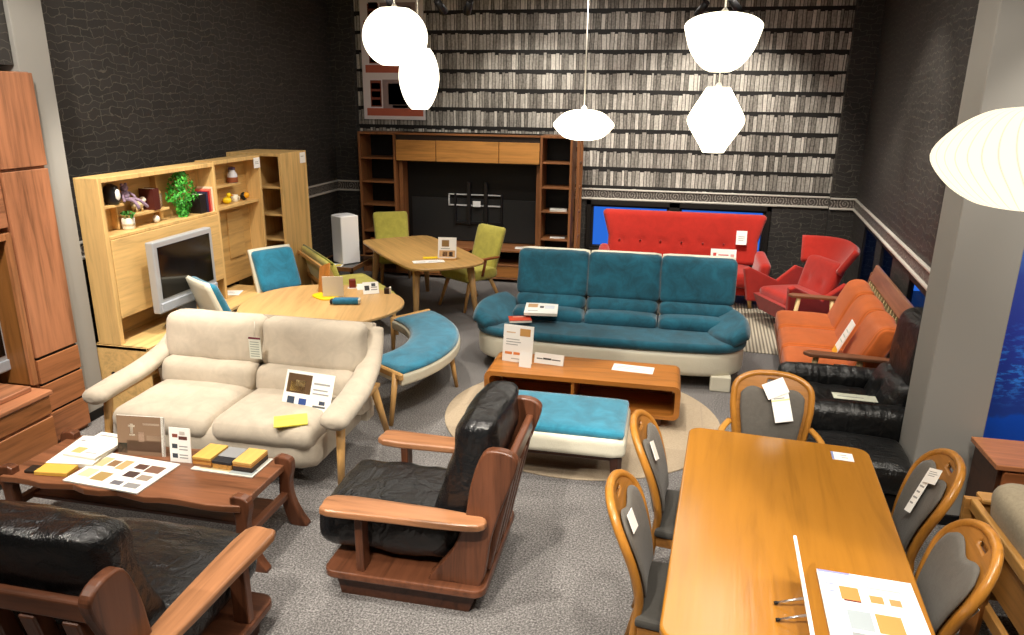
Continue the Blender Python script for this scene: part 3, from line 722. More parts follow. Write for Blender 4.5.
# ------------------------------------------------------------------ walnut coffee table
t = thing('walnut_coffee_table', 'long walnut coffee table with live edge top and flared plank legs, before the beige sofa', 'coffee table', (-2.74, 3.18, 0))
edge = [(-.72+1.44*i/16, -.265+.012*sin(i*1.7)+.006*sin(i*4.1)) for i in range(17)] + [(.72-1.44*i/16, .26+.01*sin(i*1.3)) for i in range(17)]
obj('top', MB().prism(edge, .345, .385, 'z', .006), wood('#7a4e35', 'x', .34, .55, .8), t)
for sx in (-1, 1):
    leg = spline([(sx*a, b) for a, b in ((.66, .42), (.75, .42), (.765, .36), (.745, .27), (.755, .16), (.80, .06), (.835, 0), (.735, 0), (.70, .08), (.675, .2), (.68, .3))], 3)
    for y in (-.245, .20):
        obj('leg', MB().prism(leg, y, y+.055, 'y', .008), Wa('z'), t)
    obj('stretcher', MB().box(sx*.71-.022, sx*.71+.022, -.2, .21, .17, .21, .004), Wa('y'), t)
obj('lower_shelf', MB().box(-.69, .69, -.12, .14, .172, .195, .004), wood('#6b3a20', 'x', .4, .5), t)
TZ = .386
def sheetpile(name, label, cat, loc, rz, w, d, h, marks, base='#f3f1ea', group=None, edge='#d8d4c8'):
    "a magazine or pad lying flat: paper block plus printed cover patches (x,y,w,d,colour)"
    t = thing(name, label, cat, loc, rz, group)
    obj('pages', MB().box(-w/2, w/2, -d/2, d/2, 0, h, .0008), plain(edge, .7), t)
    mb = MB().box(-w/2-.001, w/2+.001, -d/2-.001, d/2+.001, h, h+.0012, 0); mats = [plain(base, .35)]
    for (x, y, a, b, c) in marks:
        m = plain(c, .4)
        if m not in mats: mats.append(m)
        mb.box(-w/2+x*w, -w/2+(x+a)*w, -d/2+y*d, -d/2+(y+b)*d, h+.0012, h+.0018, 0, mi=mats.index(m))
    obj('cover', mb, mats, t); return t
sheetpile('magazine', 'lower white magazine of the pile at the back left of the walnut coffee table', 'magazine', (-3.19, 3.25, TZ), .15, .27, .34, .022, [(.1, .8, .5, .05, GL)])
sheetpile('magazine', 'upper white magazine of the pile at the back left of the walnut coffee table', 'magazine', (-3.15, 3.29, TZ+.0245), -.05, .22, .29, .014, [(.12, .1, .3, .22, '#e0b070'), (.5, .15, .35, .03, GL), (.1, .85, .6, .04, GL)])
SP = [(.05, .55, .13, .3, '#c9b68a'), (.2, .6, .12, .2, '#8a6a4a'), (.34, .55, .12, .3, '#b8a070'), (.06, .2, .16, .25, '#d8c8a0'), (.26, .15, .18, .26, '#a58b58'), (.55, .65, .15, .16, '#5a4038'), (.72, .6, .2, .22, '#7a5a4a'), (.56, .38, .16, .18, '#4a3a38'), (.76, .35, .16, .16, '#98897a'), (.55, .12, .14, .12, '#6a6a70'), (.74, .1, .18, .14, '#8a8a8a')]
sheetpile('open_magazine', 'open magazine spread of furniture pictures at the front of the walnut coffee table', 'magazine', (-2.83, 3.09, TZ), -.06, .48, .33, .008, SP)
t = thing('yellow_notepad', 'yellow notepad with a dark spine on the left of the walnut coffee table', 'notepad', (-3.22, 3.02, TZ), .12)
obj('pad', MB().box(-.07, .12, -.05, .05, 0, .022, .002), plain('#d9a94a', .6), t); obj('spine', MB().box(-.14, -.07, -.035, .035, 0, .016, .003), plain('#241a14', .5), t)
card('display_board', 'brown picture board with pale lettering standing on the walnut coffee table', 'sign', .29, .235, None,
     [(0, 0, 1, 1, '#8a6f58'), (.0, .05, .2, .25, '#2f3a32'), (.2, .1, .72, .28, '#6f5442'), (.28, .55, .06, .25, '#d8cbb8'), (.24, .72, .14, .05, '#d8cbb8'), (.26, .5, .12, .04, '#d8cbb8'), (.45, .35, .12, .25, '#b89a84'), (.62, .4, .3, .12, '#a48a72'), (.55, .78, .35, .05, '#b5a08c'), (.93, 0, .07, 1, '#e8e4da')],
     loc=(-2.87, 3.295, TZ), rot=(-.14, 0, .1), th=.006)
card('leaflet_stand', 'white printed card standing in the middle of the walnut coffee table', 'sign', .13, .205, None,
     [(.15, .72, .25, .1, '#8a4a3a'), (.45, .66, .4, .1, '#5a3028'), (.5, .8, .25, .1, '#c8c0b8'), (.12, .4, .25, .13, '#3a4048'), (.12, .12, .25, .13, '#3a4048'), (.45, .45, .4, .03, GL), (.45, .36, .4, .03, GL), (.45, .2, .4, .03, GL), (.45, .12, .4, .03, GL)],
     loc=(-2.60, 3.275, TZ), rot=(-.1, 0, .05), th=.005)
sheetpile('brochure', 'grey brochure under the wood samples on the walnut coffee table', 'brochure', (-2.30, 3.315, TZ), -.02, .38, .22, .006, [(.1, .1, .5, .4, '#b8a880'), (.6, .05, .38, .3, '#9aa0a0')], base='#dcd8cc')
def samples(label, loc, rz, cols):
    t = thing('wood_samples', label, 'wood samples', loc, rz, 'wood sample stacks'); z = 0
    for i, c in enumerate(cols):
        obj('sample', MB().box(-.058, .058, -.085, .085, z, z+.014, .0015), wood(c, 'y', .5, .15), t); z += .0145
samples('left stack of wood samples, yellow on top, at the right of the walnut coffee table', (-2.44, 3.325, TZ+.0085), -.02, ['#8a5a30', '#c88a3c', '#a8702c', '#d9ad58'])
samples('right stack of wood samples, dark below, yellow above, at the end of the table', (-2.19, 3.325, TZ+.0085), -.02, ['#2a1c14', '#3a2a1e', '#b8803c', '#dcb060'])
t = thing('fabric_swatch_book', 'grey and black swatch book between the two stacks of wood samples', 'swatch book', (-2.315, 3.325, TZ+.0085), -.02)
obj('pages', MB().box(-.06, .06, -.085, .085, 0, .03, .002), wood('#c08a40', 'y'), t); obj('cover', MB().box(-.061, .061, -.086, .086, .03, .048, .002), plain('#26262a', .5), t); obj('cover_sheet', MB().box(-.058, .058, -.03, .083, .048, .051, .001), plain('#8e8f90', .5), t)
# ================================================================== round dining set
TO = '#c79f68'
def Ta(ax): return wood(TO, ax, .4, .22, 1.)
TEAL = fabric('#1f728e', .85, .28, 8, .5); CREAM = leather('#d9d3be', .45)
TEALD = fabric('#1b5f80', .85, .35, 8, .5)
t = thing('round_table', 'pale oak round dining table beside the blue bench', 'table', (-2.82, 5.50, 0), .25)
top = [(.675+.05*cos(a*1-.15) if False else (.685+.028*cos(3*(a-.1))), a) for a in [2*pi*i/56 for i in range(56)]]
obj('tabletop', MB().prism([(r*cos(a), r*sin(a)) for r, a in top], .672, .70, 'z', .010, seg=3), wood(TO, 'y', .4, .2, .8), t)
obj('apron', MB().prism([(.36*cos(2*pi*i/24), .36*sin(2*pi*i/24)) for i in range(24)], .60, .672, 'z', .004), Ta('x'), t)
for k in range(4):
    a = pi/4+k*pi/2; obj('leg', MB().bar((.36*cos(a), .36*sin(a), .672), (.52*cos(a), .52*sin(a), 0), .034, .02), Ta('z'), t)
# curved bench
t = thing('curved_bench', 'curved bench with blue cushion and cream rim, right of the round table', 'bench', (-2.82, 5.50, 0))
def arc(r0, r1, a0, a1, n=22, er=.10):
    out = [(r1*cos(a), r1*sin(a)) for a in [a0+(a1-a0)*i/n for i in range(n+1)]]
    inn = [(r0*cos(a), r0*sin(a)) for a in [a1-(a1-a0)*i/n for i in range(n+1)]]
    return out+inn
a0, a1 = R(-35), R(58)
obj('seat_shell', MB().prism(arc(.745, 1.19, a0, a1), .30, .40, 'z', .03, seg=4), CREAM, t)
def seatfn(s, q):
    a = a0+.02+(a1-a0-.04)*s; r = .76+.415*q
    e = min(1, 6*min(s, 1-s, ), 4*min(q, 1-q)) if True else 0
    return (r*cos(a), r*sin(a), .398+.045*sqrt(max(0, e)))
obj('cushion', MB().grid(seatfn, 40, 14, -.01), TEAL, t)
for k, a in enumerate((a0+.035, a1-.035)):
    rr = .80 if k == 0 else .82
    obj('end_frame', MB().box(-.02, .02, -.22, .24, .36, .415, .01, M=Tm(.97*cos(a+(-.05 if k == 0 else .05)), .97*sin(a+(-.05 if k == 0 else .05)), 0, rz=a-pi/2)), LO('y'), t)
    for r_ in (.77, 1.13):
        b = a+(-.045 if k == 0 else .045)
        obj('leg', MB().bar((r_*cos(b), r_*sin(b), .40), ((r_+.02)*cos(b+(-.06 if k == 0 else .06)), (r_+.02)*sin(b+(-.06 if k == 0 else .06)), 0), .026, .017), LO(), t)
obj('leg', MB().bar((1.12*cos(.12), 1.12*sin(.12), .31), (1.17*cos(.12), 1.17*sin(.12), 0), .024, .016), LO(), t)
# upholstered dining chairs
def shell_chair(label, loc, rz, zt):
    t = thing('shell_chair', label, 'chair', loc, rz, 'cream shell chairs at the round table')
    def sh(s, q):
        x = (s-.5)*(.47-.03*q); return (x, .17+.19*q+.0*s-.35*x*x, .40+(zt-.40)*q)
    obj('back_shell', MB().grid(sh, 12, 10, .035), CREAM, t)
    hh = zt-.47
    obj('back_cushion', MB().cushion((0, .215, .475+hh*.58), (.43, .07, hh*.80), .034, .015, 10, shape=lambda q: (q[0], q[1]+.40*q[2]-.3*q[0]*q[0], q[2])), TEAL, t)
    obj('seat_shell', MB().prism(rrect(.48, .46, .1), .34, .41, 'z', .02, seg=3, M=Tm(0, -.02)), CREAM, t)
    obj('seat_cushion', MB().cushion((0, -.03, .43), (.45, .43, .08), .038, .012, 10), TEAL, t)
    for sx in (-1, 1):
        for sy in (-1, 1): obj('leg', MB().bar((sx*.17, sy*.15-.02, .35), (sx*.22, sy*.22-.02, 0), .022, .015), LO(), t)
    return t
shell_chair('blue backed chair facing the camera, behind the round table and before the oak return cabinet', (-3.53, 6.27, 0), R(58), .95)
shell_chair('cream shelled chair seen side on between the silver television and the beige sofa', (-3.50, 5.36, 0), R(147), .95)
# things on the round table
t = thing('tablet_sign', 'amber wooden board with a clear sleeve on a yellow foot, on the round table', 'sign', (-2.93, 5.80, .70), R(-35))
obj('board', MB().box(-.10, .10, -.006, .006, .01, .27, .004, M=Tm(0, 0, 0, rx=-.30, ry=-.34)), wood('#b8772e', 'z', .45, .4), t)
obj('foot', MB().prism(rrect(.26, .18, .08), 0, .012, 'z', .003, M=Tm(.09, -.03)), plain('#e8c416', .5), t)
obj('sleeve', MB().box(-.09, .09, -.004, .004, .012, .19, .002, M=Tm(.16, .01, 0, rz=R(52))), plain('#cfc6b4', .15), t)
t = thing('blue_case', 'rolled blue case lying on the front of the round table', 'case', (-2.60, 5.555, .703), R(14))
obj('body', MB().box(-.115, .115, -.04, .04, 0, .05, .02, seg=4, smooth=True), fabric('#2a6c8e', .9, .2, 30), t)
obj('end_cap', MB().box(-.135, -.112, -.032, .032, .004, .04, .008, seg=2), plain('#2a2320', .6), t); obj('cream_end', MB().box(.10, .118, -.038, .038, .002, .048, .008), plain('#d8d0bc', .6), t)
card('card_stand', 'black and white picture card leaning on the round table', 'sign', .14, .11, None, [(.1, .3, .3, .4, '#3a3a3c'), (.5, .5, .4, .08, GL), (.5, .3, .4, .08, GL), (.55, .62, .25, .25, '#4a5056')], loc=(-2.52, 5.91, .703), rot=(-.5, 0, R(30)), th=.004)
card('card_stand', 'small white card leaning behind the picture card on the round table', 'sign', .08, .06, None, [], loc=(-2.66, 6.02, .703), rot=(-.6, 0, R(25)), th=.004)
t = thing('red_block', 'small dark red block at the back of the round table', 'block', (-2.77, 6.07, .70), .4)
obj('body', MB().box(-.03, .03, -.02, .02, 0, .085, .004), plain('#7a2a1e', .5), t); obj('base', MB().box(-.045, .045, -.03, .03, 0, .006, .002), WHITE, t)
t = thing('dark_cube', 'small dark and white cube at the right edge of the round table', 'ornament', (-2.40, 5.97, .70), .3)
obj('body', MB().box(-.02, .025, -.025, .025, 0, .05, .003), plain('#33201a', .5), t); obj('side', MB().box(.025, .04, -.025, .025, 0, .056, .002), plain('#efe6d2', .5), t)

# ================================================================== green group round the second table
GRN = fabric('#bcb453', .9, .14, 12, .25)
t = thing('boat_table', 'oak dining table with bowed sides at the back, between the green chairs', 'table', (-2.72, 7.86, 0), R(-50))
prof = spline([(-.86, -.42), (-.45, -.46), (0, -.475), (.45, -.46), (.80, -.42), (.93, -.22), (.95, 0), (.93, .22), (.80, .42), (.45, .46), (0, .475), (-.45, .46), (-.86, .42), (-.90, .2), (-.91, 0), (-.90, -.2)], 4)
obj('tabletop', MB().prism(prof, .672, .70, 'z', .009, seg=3), wood('#bf975c', 'x', .4, .24, .8), t)
obj('apron', MB().box(-.62, .62, -.3, .3, .61, .672, .004), Ta('x'), t)
for sx in (-1, 1):
    for sy in (-1, 1): obj('leg', MB().bar((sx*.66, sy*.31, .672), (sx*.74, sy*.36, 0), .043, .024), Ta('z'), t)
def green_chair(label, loc, rz):
    t = thing('green_armchair', label, 'chair', loc, rz, 'green dining armchairs')
    obj('backrest', MB().cushion((0, .26, .66), (.45, .075, .52), .036, .012, 10, shape=lambda q: (q[0]*(1+.12*q[2]), q[1]+.33*q[2], q[2])), GRN, t)
    obj('seat', MB().cushion((0, -.03, .405), (.50, .50, .12), .05, .015, 10), GRN, t)
    for sx in (-1, 1):
        obj('armrest', MB().box(sx*.265-.03, sx*.265+.03, -.16, .2, .585, .61, .012, seg=3, smooth=True), wood('#8a4a24', 'y', .35, .4), t)
        obj('arm_support', MB().bar((sx*.262, -.05, .40), (sx*.265, .0, .59), .016), wood('#8a4a24', 'z', .35, .4), t)
        for y0, y1 in ((-.18, -.30), (.12, .30)): obj('leg', MB().bar((sx*.19, y0, .36), (sx*.23, y1, 0), .026, .016), LO(), t)
green_chair('green dining armchair behind the left end of the second table, by the dark shelf tower', (-3.43, 8.88, 0), R(29))
green_chair('green dining armchair turned away at the right of the second table', (-2.22, 8.20, 0), R(-34))
t = thing('green_bench', 'green settee with padded back and oak frame, seen from behind the round table', 'bench', (-3.25, 7.08, 0), R(-48)+pi)
obj('seat', MB().cushion((0, -.05, .385), (1.08, .56, .13), .05, .015, 10), GRN, t)
obj('backrest', MB().cushion((0, .285, .62), (1.08, .09, .42), .042, .012, 10, shape=lambda q: (q[0], q[1]+.3*q[2], q[2])), GRN, t)
obj('piping', MB().tube([(-.55, .345, .825), (.55, .345, .825)], .012), fabric('#6f7428', .9, .1), t)
for sx in (-1, 1):
    obj('back_post', MB().bar((sx*.56, .20, .3), (sx*.56, .40, .80), .02, square=True), LO(), t)
    obj('leg', MB().bar((sx*.52, -.26, .36), (sx*.54, -.30, 0), .024, .018), LO(), t); obj('leg', MB().bar((sx*.58, .2, .36), (sx*.6, .36, 0), .024, .018), LO(), t)
for z, y in ((.50, .285), (.78, .40)): obj('back_rail', MB().box(-.56, .56, y-.012+.03, y+.012+.03, z-.02, z+.02, .004), LO('x'), t)
t = thing('picture_stand', 'printed card in a small wooden stand on the second table', 'sign', (-2.29, 7.47, .70), R(8))
obj('stand', MB().box(-.10, .10, -.03, .03, 0, .02, .004).box(-.1, .1, .012, .02, .02, .1, .002, M=Tm(rx=-.2)), LO('x'), t)
mb = MB().box(-.10, .10, -.002, .002, .02, .24, 0, M=Tm(rx=-.2)); mt = [WHITE]
for (x, z, a, b, c) in ((-.06, .14, .08, .07, '#8a6a3c'), (-.085, .03, .17, .07, '#caa070'), (-.05, .035, .05, .05, '#4a2a22'), (.02, .035, .04, .05, '#3a3230'), (-.07, .115, .1, .008, GL)):
    mt.append(plain(c)); mb.box(x, x+a, -.0035, -.002, z, z+b, 0, mi=len(mt)-1, M=Tm(rx=-.2))
obj('sheet', mb, mt, t)
card('leaflet', 'white leaflet lying at the near corner of the second table', 'leaflet', .34, .13, Tm(rx=-pi/2), [(.1, .3, .3, .3, '#d8d0c0'), (.5, .4, .4, .1, GL)], loc=(-2.42, 7.26, .703), rz=R(28))
one('yellow_note', MB().box(-.08, .08, -.045, .045, 0, .002, 0), plain('#ecc81e', .6), 'yellow note lying behind the white leaflet on the second table', 'note', (-2.49, 7.50, .703), R(25))
# white tower on a low side table
t = thing('side_table', 'low dark glass topped side table with a wooden rim in the back left corner', 'side table', (-3.86, 8.22, 0), 0)
obj('top', MB().box(-.26, .26, -.33, .38, .40, .43, .004), plain('#1c1a19', .12, .6), t)
mb = MB(); mb.box(-.28, -.26, -.35, .40, .39, .44, .003); mb.box(.26, .28, -.35, .40, .39, .44, .003); mb.box(-.28, .28, -.35, -.33, .39, .44, .003); mb.box(-.28, .28, .38, .40, .39, .44, .003)
obj('rim', mb, wood('#7a5230', 'y', .4, .4), t)
for sx in (-1, 1):
    for y in (-.31, .36): obj('leg', MB().bar((sx*.25, y, .39), (sx*.25, y, 0), .018, square=True), wood('#4a2c18', 'z'), t)
t = thing('white_tower', 'white box shaped air purifier standing on the low side table', 'air purifier', (-3.80, 8.20, .432), R(-36))
obj('body', MB().box(-.12, .12, -.12, .12, 0, .58, .012, seg=3), plain('#f0f0f2', .4), t); obj('vent_top', MB().prism(rrect(.2, .2, .03), .578, .588, 'z', .002), plain('#d4d6da', .5), t)
obj('front_groove', MB().box(-.121, -.118, -.004, .004, .02, .56, 0), plain('#b8babd', .5), t)
card('leaflet', 'paper with a yellow stripe lying on the low side table before the white tower', 'leaflet', .22, .15, Tm(rx=-pi/2), [(.1, .2, .4, .5, '#c8a8c0'), (.6, .1, .3, .7, '#e8d050')], loc=(-3.86, 7.92, .433), rz=.2)

# ================================================================== dark wall unit at the back
WD = '#8a5a36'
def Wd(ax): return wood(WD, ax, .45, .4, .8)
BB = plain('#0b0a0a', .5, .3)
def tower(label, u0, u1):
    t = thing('shelf_tower', label, 'bookcase', ((u0+u1)/2, 9.7, 0), 0, 'shelf towers of the dark wall unit')
    mb = MB(); mb.box(u0, u0+.03, 9.5, 9.9, 0, 1.93, .003); mb.box(u1-.03, u1, 9.5, 9.9, 0, 1.93, .003); mb.box(u0+.03, u1-.03, 9.5, 9.9, 1.90, 1.93, .003); mb.box(u0+.03, u1-.03, 9.52, 9.9, 0, .06, .003)
    obj('carcass', mb, Wd('z'), t, True); obj('back_panel', MB().box(u0+.03, u1-.03, 9.88, 9.895, .06, 1.9, 0), BB, t, True)
    for z in (.28, .58, .95, 1.265, 1.585): obj('shelf', MB().box(u0+.03, u1-.03, 9.51, 9.88, z-.01, z+.01, .002), Wd('x'), t, True)
    return t
tower('left shelf tower of the dark wall unit, behind the green chair', -4.15, -3.62)
tower('right shelf tower of the dark wall unit, with papers on its shelves', -1.64, -1.22)
t = thing('overhead_cabinet', 'row of three amber fronted overhead cupboards across the dark wall unit', 'cupboard', (-2.63, 9.7, 1.55))
obj('carcass', MB().box(-3.615, -1.645, 9.535, 9.9, 1.55, 1.93, .003), wood('#2a1c14', 'x', .5, .3), t, True)
obj('top_board', MB().box(-3.615, -1.645, 9.5, 9.9, 1.905, 1.93, .003), Wd('x'), t, True)
for a, b in ((-3.61, -3.055), (-3.045, -2.195), (-2.185, -1.65)):
    obj('door', MB().box(a, b, 9.505, 9.533, 1.565, 1.835, .003), wood('#c48a48', 'x', .42, .3, .8), t, True)
t = thing('tv_back_panel', 'tall black panel with wooden side posts, carrying the empty television bracket', 'panel', (-2.63, 9.8, 0))
obj('panel', MB().box(-3.56, -1.70, 9.80, 9.84, .46, 1.54, .002), BB, t, True); obj('lower_panel', MB().box(-3.50, -1.72, 9.785, 9.80, .46, 1.05, .002), plain('#1d1e1f', .5), t, True)
for a in (-3.61, -1.70): obj('side_post', MB().box(a, a+.05, 9.6, 9.84, .455, 1.548, .003), Wd('z'), t, True)
t = thing('tv_bracket', 'empty black and silver television bracket on the dark wall unit panel', 'bracket', (-2.54, 9.75, 0))
BK2 = plain('#151517', .4)
obj('plate', MB().box(-2.96, -2.20, 9.76, 9.784, .95, .968, .002).box(-2.96, -2.20, 9.76, 9.784, 1.10, 1.115, .002).box(-2.96, -2.945, 9.76, 9.784, .96, 1.11, 0).box(-2.215, -2.2, 9.76, 9.784, .96, 1.11, 0), plain('#c2c4c6', .35), t, True)
mb = MB()
for x in (-2.66, -2.42): mb.box(x-.025, x+.025, 9.72, 9.76, .70, 1.28, .004)
mb.box(-2.86, -2.2, 9.755, 9.784, .70, .74, .003); mb.box(-2.87, -2.845, 9.74, 9.784, .7, 1.12, .003); mb.box(-2.215, -2.19, 9.74, 9.784, .7, 1.12, .003)
obj('upright', mb, BK2, t, True)
obj('centre_plate', MB().box(-2.60, -2.49, 9.715, 9.72, .95, 1.03, .003), plain('#e4e6e8', .4), t, True)
t = thing('low_media_board', 'long low walnut board with open shelves along the foot of the dark wall unit', 'sideboard', (-2.63, 9.5, 0))
mb = MB(); mb.box(-3.615, -1.645, 9.34, 9.9, .42, .45, .004); mb.box(-3.615, -1.645, 9.36, 9.9, .22, .24, .003); mb.box(-3.615, -1.645, 9.36, 9.9, .04, .06, .003)
for a in (-3.6, -2.95, -2.3, -1.66): mb.box(a-.012, a+.012, 9.37, 9.9, .04, .42, .002)
obj('carcass', mb, Wd('x'), t, True); obj('back_panel', MB().box(-3.6, -1.66, 9.88, 9.9, .06, .42, 0), BB, t, True)
for a in (-3.58, -2.28): obj('drawer', MB().box(a, a+.6, 9.365, 9.385, .065, .215, .003), wood('#a8703a', 'x', .45, .4), t, True)
card('leaflet', 'white leaflet on the low media board beside the right green chair', 'leaflet', .24, .15, Tm(rx=-pi/2), [(.1, .5, .6, .08, GL)], loc=(-1.83, 9.45, .453), rz=.1)
sheetpile('magazine', 'white magazine lying on the middle shelf of the right shelf tower', 'magazine', (-1.40, 9.63, .961), .1, .22, .2, .02, [(.2, .5, .5, .08, GL)])
card('leaflet', 'white leaflet on a low shelf of the right tower, above the teal sofa', 'leaflet', .2, .13, Tm(rx=-pi/2), [(.1, .5, .6, .08, GL)], loc=(-1.40, 9.60, .593), rz=.1)
t = thing('ladder_rack', 'slim open wooden ladder rack against the bookshelf wallpaper, right of the shelf tower', 'rack', (-1.14, 9.7, 0))
for y in (9.53, 9.87): obj('post', MB().box(-1.165, -1.125, y-.02, y+.02, 0, 1.90, .003), Wd('z'), t, True)
for z in (.3, .62, .95, 1.27, 1.59, 1.88): obj('rung', MB().box(-1.157, -1.133, 9.55, 9.85, z-.012, z+.012, .002), Wd('y'), t, True)
# furniture poster hanging high on the left
PMK = []
mb = MB().box(-.45, .45, 0, .012, 0, 1.55, .002); mt = [plain('#f0e6e6', .5)]
def pm(x0, x1, z0, z1, c):
    m = plain(c, .5)
    if m not in mt: mt.append(m)
    mb.box(x0, x1, -.002, 0, z0, z1, 0, mi=mt.index(m))
for z in (.05, .62, 1.19):
    h = .5 if z < 1.1 else .34
    pm(-.40, .42, z, z+.10, '#c86a52'); pm(-.34, -.18, z+.12, z+h-.03, '#8a4838'); pm(-.16, .34, z+.1, z+h-.02, '#a08a88')
    for k in range(3): pm(-.325, -.195, z+.135+k*.11, z+.215+k*.11, '#2c1c24')
    pm(-.08, .28, z+.15, z+h-.07, '#3a3050'); pm(-.02, .2, z+.105, z+.145, '#c9bcc0')
one('furniture_poster', mb, mt, 'tall poster of wooden television walls, high on the left behind the globe lamp', 'poster', (-3.79, 9.975, 2.08))
# ================================================================== blue sofa group in the middle
TEALS = fabric('#125063', .8, .4, 7, .3)
CRS = leather('#ddd8c4', .42)
t = thing('blue_sofa', 'large blue velvet three seater sofa with a cream shell, facing the round rug', 'sofa', (-.44, 6.52, 0))
out = spline([(-1.20, -.30), (-1.0, -.47), (-.5, -.52), (0, -.53), (.5, -.52), (1.0, -.47), (1.20, -.30), (1.235, 0), (1.18, .34), (.9, .42), (0, .42), (-.9, .42), (-1.18, .34), (-1.235, 0)], 4)
mb = MB().prism([(x*.97, y*.97) for x, y in out], .12, .34, 'z', .05, seg=4, smooth=True); obj('shell', mb, CRS, t)
obj('seat', MB().prism([(x*.985, y*.985) for x, y in out], .335, .415, 'z', .035, seg=4, smooth=True), TEALS, t)
for i, x in enumerate((-.575, .10, .775)):
    lean = lambda q: (q[0]*(1+.03*q[2]), q[1]+.30*q[2], q[2])
    obj('backrest', MB().cushion((x-.0, .24, .80), (.678, .13, .41), .045, .012, 14, shape=lean, wr=.006, seed=i), TEALS, t)
    obj('lumbar_roll', MB().cushion((x, .14, .545), (.665, .15, .15), .07, .02, 12, shape=lean, wr=.006, seed=i+4), TEALS, t)
    obj('seat_roll', MB().cushion((x, .02, .445), (.665, .26, .11), .05, .025, 12, wr=.006, seed=i+8), TEALS, t)
    obj('cream_back', MB().cushion((x, .318, .695), (.672, .06, .62), .028, .0, 8, shape=lambda q: (q[0]*(1+.03*q[2]), q[1]+.30*q[2], q[2])), CRS, t)
for sx in (-1, 1):
    def leaf(q): 
        k = 1-.55*max(0, -q[1]/.36)**2-.25*max(0, q[1]/.36)**2
        return (q[0]*k, q[1], q[2])
    mb = MB().cushion((0, 0, 0), (.36, .74, .10), .048, .02, 14, shape=leaf, M=Tm(sx*1.04, -.06, .465, ry=-sx*R(30), rz=sx*R(14)))
    obj('arm_flap', mb, TEALS, t)
for x, y in ((-.9, -.40), (1.0, -.42), (-.9, .32), (.9, .32)): obj('foot', MB().box(x-.085, x+.085, y-.05, y+.05, 0, .14, .012, seg=2), CRS, t)
sheetpile('magazine', 'white magazine lying on the left end of the blue sofa seat', 'magazine', (-1.06, 6.40, .512), .12, .30, .34, .025, [(.08, .55, .3, .35, '#c9a074'), (.45, .5, .12, .2, '#4a4048'), (.6, .45, .3, .3, '#d8dce4'), (.1, .2, .3, .05, GL)])
sheetpile('catalogue', 'red catalogue beside the white magazine on the blue sofa', 'magazine', (-1.22, 6.19, .468), .3, .20, .15, .02, [(.05, .1, .9, .6, '#c2492e'), (.2, .75, .6, .1, '#e0c0a8')], base='#b03a28')

# round rug and low table
RUG = NT('beige_rug'); vv = RUG.coord(); n1 = RUG.n('ShaderNodeTexNoise', i_Scale=120.0, i_Detail=2.0); RUG.l(vv, n1.inputs['Vector'])
n2 = RUG.n('ShaderNodeTexBrick', i_Scale=1.0); n2.inputs['Brick Width'].default_value = .62; n2.inputs['Row Height'].default_value = .42; n2.inputs['Mortar Size'].default_value = .006
n2.inputs['Color1'].default_value = lin('#b9a890'); n2.inputs['Color2'].default_value = lin('#a3937e'); n2.inputs['Mortar'].default_value = lin('#b0a08b'); RUG.l(vv, n2.inputs['Vector'])
mx = RUG.n('ShaderNodeMix', data_type='RGBA', blend_type='MULTIPLY'); mx.inputs[0].default_value = .5; RUG.l(n2.outputs['Color'], mx.inputs[6])
RUG.l(RUG.ramp(n1.outputs['Fac'], [(.3, (.62, .6, .58, 1)), (.7, (1, 1, 1, 1))]), mx.inputs[7])
RUGM = RUG.bsdf(mx.outputs[2], .97, .1, bump=n1.outputs['Fac'], bstr=.5)
one('round_rug', MB().prism([(1.07*cos(2*pi*i/72), 1.0*sin(2*pi*i/72)) for i in range(72)], 0, .012, 'z', .005), RUGM, 'round beige rug under the amber low table and blue footstool', 'rug', (-.54, 5.27, 0))
AM = '#b0702f'
def Am(ax): return wood(AM, ax, .35, .38, .8)
t = thing('amber_low_table', 'low amber wooden table with rounded ends and open compartments, before the blue sofa', 'coffee table', (-.545, 5.40, 0))
mb = MB()
ro = [(x, z+.225) for x, z in rrect(1.50, .27, .05, 5)]; ri = [(x, z+.222) for x, z in rrect(1.42, .205, .03, 5)]
b = bmesh.new(); O0 = [b.verts.new((x, -.235, z)) for x, z in ro]; O1 = [b.verts.new((x, .235, z)) for x, z in ro]; I0 = [b.verts.new((x, -.235, z)) for x, z in ri]; I1 = [b.verts.new((x, .235, z)) for x, z in ri]
n_ = len(ro)
for i in range(n_):
    j = (i+1) % n_
    b.faces.new((O0[i], O0[j], O1[j], O1[i])); b.faces.new((I0[j], I0[i], I1[i], I1[j])); b.faces.new((O0[j], O0[i], I0[i], I0[j])); b.faces.new((O1[i], O1[j], I1[j], I1[i]))
bmesh.ops.recalc_face_normals(b, faces=b.faces[:]); mb._take(b)
obj('case', mb, Am('x'), t)
obj('divider', MB().box(-.07, -.045, -.22, .22, .12, .325, .002), Am('z'), t)
obj('back_panel', MB().box(-.70, .70, .20, .215, .121, .324, 0), wood('#8a4a20', 'x', .45, .4), t)
for x in (-.58, .58):
    for y in (-.16, .16): obj('foot', MB().box(x-.04, x+.04, y-.03, y+.03, .012, .095, .004), wood('#5a3018', 'z'), t)
card('notice_board', 'white notice with orange marks standing at the left of the amber low table', 'sign', .25, .30, None, [(.55, .72, .35, .2, '#c99858'), (.1, .78, .3, .03, '#d8b890'), (.1, .6, .45, .02, GL), (.1, .53, .5, .02, GL), (.1, .46, .4, .02, GL), (.08, .2, .24, .07, '#e0884a'), (.37, .2, .24, .07, '#e0884a'), (.66, .2, .24, .07, '#e0884a'), (.3, .08, .3, .02, GL)], loc=(-1.085, 5.40, .362), rot=(-.16, 0, -.12), th=.008)
card('small_card', 'small blank white card standing before the notice on the amber low table', 'sign', .10, .12, None, [], loc=(-1.00, 5.30, .362), rot=(-.25, 0, -.1), th=.004)
